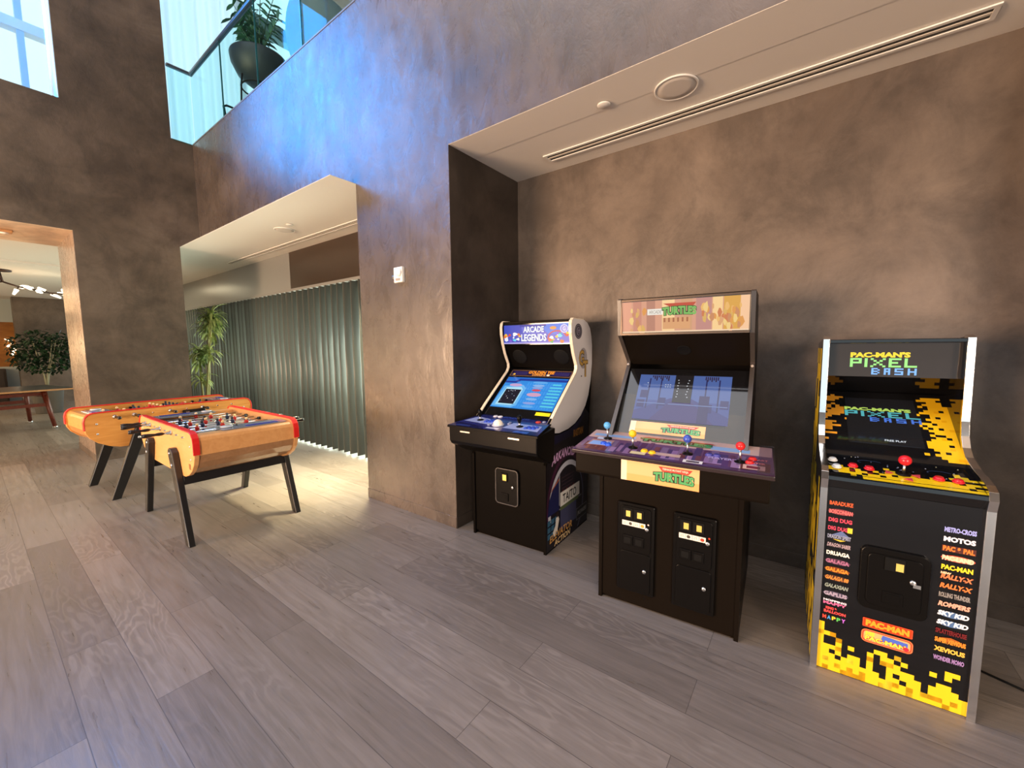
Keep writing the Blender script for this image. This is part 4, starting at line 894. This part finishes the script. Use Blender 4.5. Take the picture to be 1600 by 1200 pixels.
# ================================================================== TABLE FOOTBALL
M_FIELD = mat('grey green playfield', (.30, .33, .30), .35)
M_ROD = mat('polished rod', (.8, .8, .8), .16, 1.)
M_HAND = mat('black handle', (.014, .011, .01), .25)
M_PLATE = mat('smoky plastic tray', (.20, .21, .25), .12)
M_PBLUE = mat('blue tray strip', '#24389c', .3)
M_SKIN = mat('figure head paint', '#e8c088', .4); M_PR = mat('red figure', '#c8281c', .35); M_PB = mat('navy figure', '#1c2848', .35); M_PW = mat('pale figure', '#d8cfc0', .4); M_PK = mat('black figure head', (.02, .02, .02), .35)
def foosball(name, label, loc, rz, wood_m, shaded_m, seed, shifts):
    t = thing(name, label, 'foosball table', loc, rz, 'foosball tables in the hall')
    hx_, hy = .745, .375; zt = .885
    half = [(.45, .52), (.50, .522), (.58, .545), (.66, .59), (.715, .645), (.742, .70), (.745, .745), (.745, .81), (.735, .845), (.712, .872), (.68, .884), (.62, .885)]
    prof = half+[(-x, z) for x, z in half[::-1]]
    for s in (-1, 1):
        y0, y1 = (hy-.032, hy) if s > 0 else (-hy, -hy+.032)
        sp = MB().prism(prof, y0, y1, 'y').build('side_panel', wood_m, t, bevel=.004)
        rim = [(.745+.003, .725), (.748, .81), (.738, .848), (.714, .876), (.681, .889), (.62, .890)]
        rim = rim+[(-x, z) for x, z in rim[::-1]]
        MB().strip(rim, .044, .009, 'y', (y0+y1)/2+s*.001).build('red_rim', M_RED, sp, bevel=.003)
        for x in (.66, -.66):
            for z in (.78, .68): MB().lathe([(.010, 0), (.009, .003), (0, .004)], n=12, M=knob_M((x, s*hy, z), (0, s, 0))).build('bolt', M_STEEL, sp)
    # ends: upright upper board and slanted underside, its shade put into a darker tone
    for s in (-1, 1):
        up = [(.705, .862), (.722, .848), (.730, .825), (.730, .715), (.60, .715), (.60, .862)]
        lo = [(.728, .715), (.712, .66), (.66, .605), (.58, .56), (.49, .535), (.49, .56), (.56, .60), (.64, .66), (.69, .715)]
        MB().prism([(s*x, z) for x, z in up], -hy+.031, hy-.031, 'y').build('end_panel', wood_m, t, bevel=.003)
        MB().prism([(s*x, z) for x, z in lo], -hy+.031, hy-.031, 'y').build('end_underside', shaded_m, t)
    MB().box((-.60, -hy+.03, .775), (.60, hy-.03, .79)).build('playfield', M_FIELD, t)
    MB().box((-.48, -hy+.03, .53), (.48, hy-.03, .545)).build('bottom_board', shaded_m, t)
    a = Art((0, 0, .79), (1, 0, 0), (0, 1, 0)); a.rect(-.004, -.34, .004, .34, '#d8dcd8'); a.ring(0, 0, .10, .10, .006, '#d8dcd8'); a.rect(.40, -.16, .406, .16, '#d8dcd8'); a.rect(-.406, -.16, -.40, .16, '#d8dcd8')
    a.build('field_lines', M_PRINT, t)
    for s in (-1, 1):
        pl = MB().prism(rrect(*((.475, -.16, .665, .33) if s > 0 else (-.665, -.33, -.475, .16)), .03), .863, .870, 'z').build('ball_tray', M_PLATE, t, bevel=.002)
        MB().box((s*.60, s*.02, .870), (s*.64, s*.26, .874)).build('tray_strip', M_PBLUE, pl)
        MB().lathe([(.035, 0), (.042, .004), (.045, .012), (.03, .014)], c=(s*.56, -s*.10, .870), n=18).build('tray_cup', mat('clear cup', (.6, .62, .66), .1), pl)
    # rods
    rr = random.Random(seed)
    spec = [(-.525, 1, -1), (-.375, 2, -1), (-.225, 3, 1), (-.075, 5, -1), (.075, 5, 1), (.225, 3, -1), (.375, 2, 1), (.525, 1, 1)]
    for k, (x, n, side) in enumerate(spec):
        sh = shifts[k]; z = .835
        r = MB().tube([(x, -side*(hy+.012), z), (x, side*(hy+.05+sh*.6), z)], .0065, 10).build('rod', M_ROD, t)
        e = side*(hy+.028+sh*.35)
        MB().lathe([(.010, 0), (.013, .01), (.013, .03), (.010, .05), (.015, .09), (.017, .115), (.014, .132), (.0, .134)], n=14, M=knob_M((x, e-side*.0, z), (0, side, 0))).build('handle', M_HAND, r)
        for q in (side,):
            MB().lathe([(.020, 0), (.020, .006), (.011, .010), (.011, .03)], n=14, M=knob_M((x, q*hy, z), (0, q, 0))).build('bushing', M_STEEL, r)
            MB().lathe([(.014, 0), (.014, .022)], n=12, M=knob_M((x, q*(hy-.033), z), (0, -q, 0))).build('bumper', M_HAND, r)
        gap = {1: 0, 2: .24, 3: .185, 5: .115}[n]; col = M_PR if side < 0 else M_PB
        off = side*(sh-.03)
        a0 = rr.choice((0., .2, -.3, 1.2, .1))
        for i in range(n):
            y = (i-(n-1)/2)*gap+off*.6
            M = Matrix.Translation((x, y, z)) @ Matrix.Rotation(a0, 4, 'Y')
            f = MB()
            f.lathe([(.0, -.062), (.011, -.060), (.012, -.045), (.008, -.03), (.012, -.012), (.017, .005), (.016, .015), (.008, .024), (.006, .026)], n=12, mi=0, M=M)
            f.box((-.012, -.012, -.064), (.014, .012, -.046), 0, M=M); f.ball((0, 0, .036), .0125, 12, 8, 1, M=M)
            f.build('player_figure', [col, M_SKIN if side < 0 else M_PK], r)
    # legs
    for sx in (-1, 1):
        for sy in (-1, 1):
            p = [(.275, .69), (.285, .715), (.31, .73), (.34, .728), (.385, .70), (.62, 0), (.545, 0)]
            y0, y1 = (hy+.001, hy+.046) if sy > 0 else (-hy-.046, -hy-.001)
            L = MB().prism([(sx*x, z) for x, z in p], y0, y1, 'y').build('leg', M_LEGK, t, bevel=.006)
            for x, z in ((.325, .69), (.365, .60)): MB().lathe([(.013, 0), (.012, .004), (.0, .006)], n=12, M=knob_M((sx*x, sy*(hy+.046), z), (0, sy, 0))).build('bolt', M_STEEL, L)
        x = sx*.43
        MB().box((x-.022, -hy-.001, .445), (x+.022, hy+.001, .518)).build('cross_beam', M_LEGK, t, bevel=.004)
    return t
M_BEECH_SHADE = wood('shaded beech underside', hx('#b08258'), hx('#a0744c'), .22, sc3=(1.4, 9, 9), coat=.4)  # beech copy darkened to paint the shade underneath
f1 = foosball('foosball_table', 'light wood foosball table with its short end toward the arcade machines, the nearer one', (-4.35, 1.325, 0), 0, M_BEECH, M_BEECH_SHADE, 3, [.03, .10, .0, .12, .02, .06, .08, .0])
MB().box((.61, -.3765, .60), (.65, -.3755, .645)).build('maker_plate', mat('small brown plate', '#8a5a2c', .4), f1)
f2 = foosball('foosball_table', 'honey wood foosball table parked crosswise behind the other, black coin box on its side', (-6.03, 1.36, 0), R(94), M_OAK, wood('shaded oak underside', hx('#c48a4c'), hx('#ae7436'), .3), 5, [.0, .0, .05, .0, .05, -.02, .02, .04])  # oak underside tone carries painted shade as well
cb = MB().box((.03, -.392, .735), (.25, -.376, .825)).build('coin_box', M_HAND, f2, bevel=.008)
MB().box((.06, -.396, .79), (.09, -.393, .805)).build('coin_slot', M_STEEL, cb)

# ================================================================== PLANTS
def leaf_mesh(mb, base, d, up, L, w, droop, mi=0, n=4, fold=.15):
    d = d.normalized(); s = d.cross(up)
    s = s.normalized() if s.length > 1e-4 else Vector((1, 0, 0)); vs = []
    p = Vector(base); dd = d.copy()
    for i in range(n+1):
        u = i/n; ww = w*math.sin(PI*min(1, .12+.88*u))**.7 if i < n else .0005
        nn = s.cross(dd)
        vs += [p-s*ww/2+nn*fold*ww, p, p+s*ww/2+nn*fold*ww]
        dd = (dd+Vector((0, 0, -droop/n))).normalized(); p = p+dd*L/n
    fs = []
    for i in range(n): fs += [(3*i, 3*i+1, 3*i+4, 3*i+3), (3*i+1, 3*i+2, 3*i+5, 3*i+4)]
    mb.add(vs, fs, mi, True)
def leaf_mat(name, c0, c1, tr=.25):
    m = mat(name, c0, .38); nt = m.node_tree; b = nt.nodes['Principled BSDF']
    n = noise_node(nt, 6., 3); r = ramp(nt, n.outputs['Fac'], [(.35, c0), (.65, c1)]); nt.links.new(r.outputs[0], b.inputs['Base Color'])
    return m
def pot(parent, r0, r1, h, m, name='pot'):
    p = MB().lathe([(r0*.96, 0), (r0, .01), (r1, h-.02), (r1+.012, h), (r1-.012, h), (r1-.02, h-.04)], n=36).build(name, m, parent)
    MB().lathe([(0, h-.05), (r1-.02, h-.05)], n=24).build('soil', mat('soil', (.03, .02, .015), .9), p); return p
# tall cane palm in front of the blinds
t = thing('cane_palm', 'tall slender cane palm with drooping leaf tufts in front of the grey vertical blinds', 'potted plant', (-8.95, 2.62, 0))
pot(t, .17, .21, .40, mat('pale planter', (.6, .58, .53), .5))
rr = random.Random(12); fo = MB(); st = MB()
canes = [((-.02, .02), (.30, .03), 1.98), ((.06, -.04), (.52, .0), 2.06), ((.0, -.06), (.05, -.08), 1.45)]
for ci, ((bx, by), (tx, ty), hh) in enumerate(canes):
    pts = [(bx+(tx-bx)*u+.03*math.sin(u*6+bx*40), by+(ty-by)*u, .34+(hh-.34)*u) for u in [i/8 for i in range(9)]]
    st.tube(pts, [.017-.006*i/8 for i in range(9)], 8)
    for zc, num in (((hh, 45), (hh-.17, 30)), ((hh, 45), (hh-.15, 39), (hh-.62, 33)), ((hh, 39), (hh-.16, 30), (hh-.5, 21)))[ci]:
        u = (zc-.34)/(hh-.34); cx, cy = bx+(tx-bx)*u, by+(ty-by)*u
        for k in range(num):
            a = rr.uniform(0, 2*PI); el = rr.uniform(.0, 1.2)
            d = Vector((math.cos(a)*math.cos(el), math.sin(a)*math.cos(el)*.45, math.sin(el)))
            leaf_mesh(fo, (cx, cy, zc+rr.uniform(-.05, .05)), d, Vector((0, 0, 1)), rr.uniform(.24, .38), rr.uniform(.032, .046), rr.uniform(1.4, 2.6), 0, 5)
fo.build('foliage', leaf_mat('cane palm leaf', hx('#4c682a'), hx('#b0b870')), t); st.build('stems', mat('palm cane', '#a8a468', .5), t)
# leafy tree beyond the doorway in a low white planter
t = thing('potted_ficus', 'dark leafy potted tree beyond the doorway, in front of the dark column', 'potted plant', (-14.9, 1.16, 0))
pot(t, .22, .28, .62, mat('grey brown planter', (.16, .14, .12), .5), 'planter')
fo = MB(); st = MB(); rr = random.Random(4)
for k in range(7):
    a = rr.uniform(0, 2*PI); st.tube([(0, 0, .5), (.05*math.cos(a), .05*math.sin(a), .9), (.22*math.cos(a), .22*math.sin(a), 1.35), (.3*math.cos(a), .34*math.sin(a), 1.75)], [.018, .015, .011, .006], 7)
for k in range(1150):
    a = rr.uniform(0, 2*PI); r_ = .54*math.sqrt(rr.random()); zc = 1.52+rr.uniform(-.62, .55)*(1-.5*(r_/.54)**2)
    p = Vector((r_*math.cos(a)*.8, r_*math.sin(a), zc)); d = Vector((rr.uniform(-1, 1), rr.uniform(-1, 1), rr.uniform(-.7, .5)))
    leaf_mesh(fo, p, d, Vector((0, 0, 1)), rr.uniform(.08, .14), rr.uniform(.045, .07), .5, 0, 3)
fo.build('foliage', leaf_mat('ficus leaf', hx('#16281a'), hx('#2c4a2c')), t); st.build('stems', mat('ficus bark', '#b0a888', .6), t)
# plant on the upper balcony
t = thing('bowl_planter', 'wide dark bowl planter with a glossy leafy plant, on the upper balcony', 'potted plant', (-6.77, 2.95, ZT-.03))
bz = .80
bw = MB().lathe([(.02, bz), (.16, bz+.02), (.29, bz+.12), (.36, bz+.27), (.375, bz+.37), (.368, bz+.39), (.35, bz+.37), (.33, bz+.30)], n=44).build('bowl', mat('dark slate glaze', (.018, .026, .032), .5), t)
MB().lathe([(0, bz+.33), (.34, bz+.33)], n=30).build('soil', mat('soil', (.03, .02, .015), .9), bw)
for k in range(3):
    a = 2*PI*k/3+.5; MB().tube([(.24*math.cos(a), .24*math.sin(a), bz+.08), (.26*math.cos(a), .26*math.sin(a), bz-.06), (.30*math.cos(a), .30*math.sin(a), 0)], .012, 8).build('leg', M_BLACKM, t)
MB().tube([(.25*math.cos(2*PI*i/24), .25*math.sin(2*PI*i/24), bz-.05) for i in range(25)], .011, 8, cap=False).build('ring', M_BLACKM, t)
fo = MB(); st = MB(); rr = random.Random(6)
for k in range(22):
    a = rr.uniform(0, 2*PI); ln = rr.uniform(.35, 1.0); out = rr.uniform(.2, .62)
    pts = [Vector((out*math.cos(a)*u**1.4, out*math.sin(a)*.45*u**1.4, bz+.33+ln*u)) for u in [i/7 for i in range(8)]]
    st.tube(pts, [.011-.007*i/7 for i in range(8)], 6)
    for i in range(1, 8):
        for s in (-1, 1):
            d = (pts[i]-pts[i-1]).normalized(); sd = d.cross(Vector((math.sin(a), -math.cos(a), .2))).normalized()*s
            leaf_mesh(fo, pts[i], sd+d*.5, Vector((0, 0, 1)), rr.uniform(.11, .17), .055, .3, 0, 3)
fo.build('foliage', leaf_mat('zamia leaf', hx('#1c4a3c'), hx('#2f6a4a')), t); st.build('stems', mat('zamia stem', '#2c5a3c', .5), t)

# ================================================================== UPPER BALCONY FURNITURE
def shell_chair(label, loc, rz, m, sc_=1., name='lounge_chair'):
    t = thing(name, label, 'chair', loc, rz)
    mb = MB(); n, k = 22, 10; vs = []
    for i in range(k+1):
        el = -1.15+1.95*i/k
        for j in range(n+1):
            az = PI*(.0+1.0*j/n)+PI*0
            r = .44*(1-.10*abs(math.cos(az))); hgt = .0
            vs.append((r*math.cos(az)*math.cos(el*.62), -.42*math.sin(az)*math.cos(el*.62)+.08, .72+.40*math.sin(el)*(.55+.45*math.sin(az))))
    fs = [(i*(n+1)+j, i*(n+1)+j+1, (i+1)*(n+1)+j+1, (i+1)*(n+1)+j) for i in range(k) for j in range(n)]
    mb.add([Vector(v)*sc_ for v in vs], fs, 0, True); o = mb.build('shell', m, t); s = o.modifiers.new('thickness', 'SOLIDIFY'); s.thickness = .03
    MB().ball((0, .08*sc_, .44*sc_), .36*sc_, 24, 10, sq=(1, 1, .28)).build('seat_cushion', mat('chair cushion', (.05, .06, .07), .8), t)
    for sx in (-1, 1):
        for sy in (-1, 1): MB().tube([(sx*.2*sc_, .05+sy*.16*sc_, .40*sc_), (sx*.30*sc_, .05+sy*.28*sc_, .0)], .011, 8).build('leg', M_BLACKM, t)
    return t
M_CH = mat('dark slate upholstery', (.035, .05, .058), .6)
shell_chair('grey round-backed lounge chair on the upper balcony, right of the dark bowl planter', (-5.18, 3.02, ZT-.03), R(8), mat('grey green upholstery', (.07, .085, .08), .7), 1.15)
t = thing('side_chair', 'small black side chair with looped arms on the upper balcony near the curtain', 'chair', (-7.50, 3.10, ZT-.03), R(25))
t.scale = (1.22, 1.22, 1.22)
MB().box((-.2, -.2, .41), (.2, .2, .44)).build('seat', M_BLACKM, t, bevel=.01)
bk = MB().prism([(-.21, .55), (-.19, .72), (-.1, .78), (.1, .78), (.19, .72), (.21, .55)], .19, .215, 'y').build('backrest', M_BLACKM, t, bevel=.008)
for s in (-1, 1):
    MB().tube([(s*.21, .19, .70), (s*.24, .05, .70), (s*.24, -.14, .66), (s*.23, -.2, .62), (s*.21, -.19, .44)], .014, 8).build('armrest', M_BLACKM, t)
    for q in (-1, 1): MB().tube([(s*.18, q*.18, .42), (s*.22, q*.23, 0)], .011, 8).build('leg', M_BLACKM, t)

# ================================================================== BEYOND THE DOORWAY
t = thing('games_table', 'long dark-topped table with red-brown timber legs beyond the doorway', 'table', (-12.35, -.17, 0), R(10))
M_RB_ = wood('red brown timber', hx('#6a2c1c'), hx('#4e2014'), .4)
tp = MB().box((-.80, -1.37, .735), (.80, 1.37, .765)).build('tabletop', wood('pale table edge', hx('#b88a60'), hx('#a0744c'), .4), t, bevel=.004)
MB().box((-.785, -1.355, .765), (.785, 1.355, .769)).build('playing_surface', mat('slate table surface', (.045, .047, .05), .3), tp)
for sy in (-1, 1):
    for sx in (-1, 1):
        L = MB().tube([(sx*.50, sy*.98, .735), (sx*.66, sy*1.04, .03)], [.045, .030], 10).build('leg', M_RB_, t)
        MB().lathe([(.036, 0), (.036, .028), (.028, .034)], c=(sx*.665, sy*1.042, 0), n=14).build('foot_cap', M_STEEL, L)
    MB().box((-.56, sy*.98-.02, .60), (.56, sy*.98+.02, .68)).build('apron', M_RB_, t)
for sx in (-1, 1): MB().box((sx*.56-.02, -1.0, .43), (sx*.56+.02, 1.0, .49)).box((sx*.50-.02, -1.0, .64), (sx*.50+.02, 1.0, .70)).build('stretcher', M_RB_, t)
t = thing('chandelier', 'branching dark metal chandelier with glowing angular glass shades beyond the doorway', 'ceiling lamp', (-12.2, .52, ZS-.03))
M_DM = mat('dark bronze rod', (.05, .03, .025), .35, .6); M_LAMP = mat('glowing glass', (.9, .9, .85), .3, emit=(1., .84, .6), es=3.2)
MB().lathe([(0, 0), (.16, 0), (.16, -.025), (.0, -.03)], n=28).build('canopy', M_DM, t)
MB().tube([(0, 0, -.02), (.02, .03, -.22)], .02, 8).build('stem', M_DM, t)
rr = random.Random(21)
nodes = [Vector((.02, .03, -.22)), Vector((.0, .22, -.29)), Vector((.04, .42, -.33)), Vector((.0, .60, -.37)), Vector((.03, .82, -.38))]
for k, (a_, b_) in enumerate(zip(nodes, nodes[1:])):
    ar = MB().tube([a_, b_], .016, 8).build('branch', M_DM, t)
    for q in range(3):
        d = Vector((rr.uniform(-1, 1), rr.uniform(-.5, .9), rr.uniform(-.35, .25))).normalized(); e = b_+d*rr.uniform(.10, .16)
        MB().tube([b_, b_+d*.08], .009, 6).build('twig', M_DM, ar)
        MB().tube([b_+d*.06, e+d*.05], [.035, .018], 5).build('shade', M_LAMP, ar)
for k, d in enumerate((Vector((.3, -.5, -.1)), Vector((-.4, -.35, -.08)))):
    ar = MB().tube([nodes[0], nodes[0]+d*.7], .014, 8).build('branch', M_DM, t); MB().tube([nodes[0]+d*.66, nodes[0]+d], [.035, .018], 5).build('shade', M_LAMP, ar)
t = thing('sideboard', 'dark low cabinet against the amber wood wall beyond the doorway', 'cabinet', (-18.6, .30, 0))
MB().box((-.35, -.55, .06), (.3, .40, 1.0)).build('body', mat('dark stained wood', (.03, .02, .018), .4), t, bevel=.01)
for y in (-.30, .15): 
    d = MB().box((.30, y-.21, .12), (.318, y+.21, .94)).build('door', mat('dark stained wood', (.03, .02, .018), .4), t, bevel=.004); MB().lathe([(.012, 0), (.016, .014), (0, .018)], n=12, M=knob_M((.318, y+.16, .55), (1, 0, 0))).build('knob', M_BRASS, d)
MB().box((-.3, -.5, 0), (.25, .35, .06)).build('plinth', M_BLACKM, t)
t = thing('wall_lamp', 'glowing crystal wall lamp on the amber wood wall beyond the doorway', 'wall lamp', (-19.04, .86, 1.62))
MB().lathe([(.06, 0), (.06, .02), (0, .025)], n=18, M=knob_M((0, 0, 0), (1, 0, 0))).build('back_plate', M_DM, t)
rr = random.Random(5)
for k in range(6):
    z = -.22+.08*k; MB().tube([(.03, rr.uniform(-.05, .05), z), (.10, rr.uniform(-.12, .12), z+.06)], [.03, .012], 5).build('shade', M_LAMP, t)

# ================================================================== LIGHT
W = bpy.data.worlds.new('sky'); sc.world = W; W.use_nodes = True
bg = W.node_tree.nodes['Background']; bg.inputs[0].default_value = (.74, .92, 1., 1); bg.inputs[1].default_value = 1.4
def area(name, loc, target, sx, sy, L, col, spread=PI):
    d = bpy.data.lights.new(name, 'AREA'); d.shape = 'RECTANGLE'; d.size = sx; d.size_y = sy
    d.energy = L*PI*sx*sy; d.color = col; d.spread = spread
    o = bpy.data.objects.new(name, d); C.objects.link(o); o.location = loc
    v = Vector(target)-Vector(loc); o.rotation_euler = v.to_track_quat('-Z', 'Y').to_euler(); return o
def point(name, loc, e, col, r=.1):
    d = bpy.data.lights.new(name, 'POINT'); d.energy = e; d.color = col; d.shadow_soft_size = r
    o = bpy.data.objects.new(name, d); C.objects.link(o); o.location = loc; return o
area('sky_high_window', (-8.9, -.04, 6.6), (0, -.04, 6.2), 2.0, 4.0, 29., (.02, .32, 1.))
area('sky_balcony_window', (-9.7, 4.0, 6.9), (0, 4.0, 6.9), 3.8, 4.4, .9, (.8, .95, 1.))
area('hall_ceiling_light', (-2.0, -2.4, 9.5), (-2.0, -2.4, 0), 9., 5., 3.0, (.88, .94, 1.))
area('rear_windows', (-5.4, -6.9, 1.2), (-.3, 3., 1.7), 3.2, 2.3, 60., (1., .64, .39))
area('rear_right_windows', (6.2, -6.7, 1.9), (-1.5, 2., 1.), 2.2, 3., 42., (1., .80, .64))
area('terrace_daylight', (-8.5, 4.3, 1.3), (-8.5, 0, 1.1), 10., 2.4, 10., (1., .95, .72))
area('alcove_downlight', (-4.1, 2.8, 3.02), (-4.4, 2.45, 0), .5, .2, 140., (1., .86, .52), .95)
area('hidden_alcove_fill', (-11.6, 2.6, 2.95), (-11.6, 2.6, 0), 1.5, .4, 6., (1., .84, .55))  # added fill, out of sight, brightens the blind alcove
point('chandelier_glow', (-12.2, .7, 2.5), 8, (1., .58, .28), .25)
point('hidden_doorway_fill', (-8.7, -1.5, .9), 135, (1., .62, .32), .2)  # added point light without a fixture, warms the doorway soffit
point('far_room_lamp', (-15.5, -2.0, 1.6), 170, (1., .72, .38), .3)
area('far_room_window', (-14, -5.8, 1.6), (-14, 0, 1.4), 6., 2.2, 1.2, (1., .92, .8))

# ================================================================== CAMERA
f, yaw, pitch, roll = 633.926, .637828, .0921254, -.00944955
cy, sy = math.cos(yaw), math.sin(yaw)
fwd = Vector((-sy*math.cos(pitch), cy*math.cos(pitch), -math.sin(pitch))); rt_ = Vector((cy, sy, 0)); up = rt_.cross(fwd)
c_, s_ = math.cos(roll), math.sin(roll)
r2 = rt_*c_+up*s_; u2 = up*c_-rt_*s_
M = Matrix((r2, u2, -fwd)).transposed().to_4x4(); M.translation = (0, 0, 1.5)
cd = bpy.data.cameras.new('camera'); cd.sensor_fit = 'HORIZONTAL'; cd.sensor_width = 36.; cd.lens = f/1600*36; cd.clip_start = .02
co = bpy.data.objects.new('camera', cd); C.objects.link(co); co.matrix_world = M; sc.camera = co
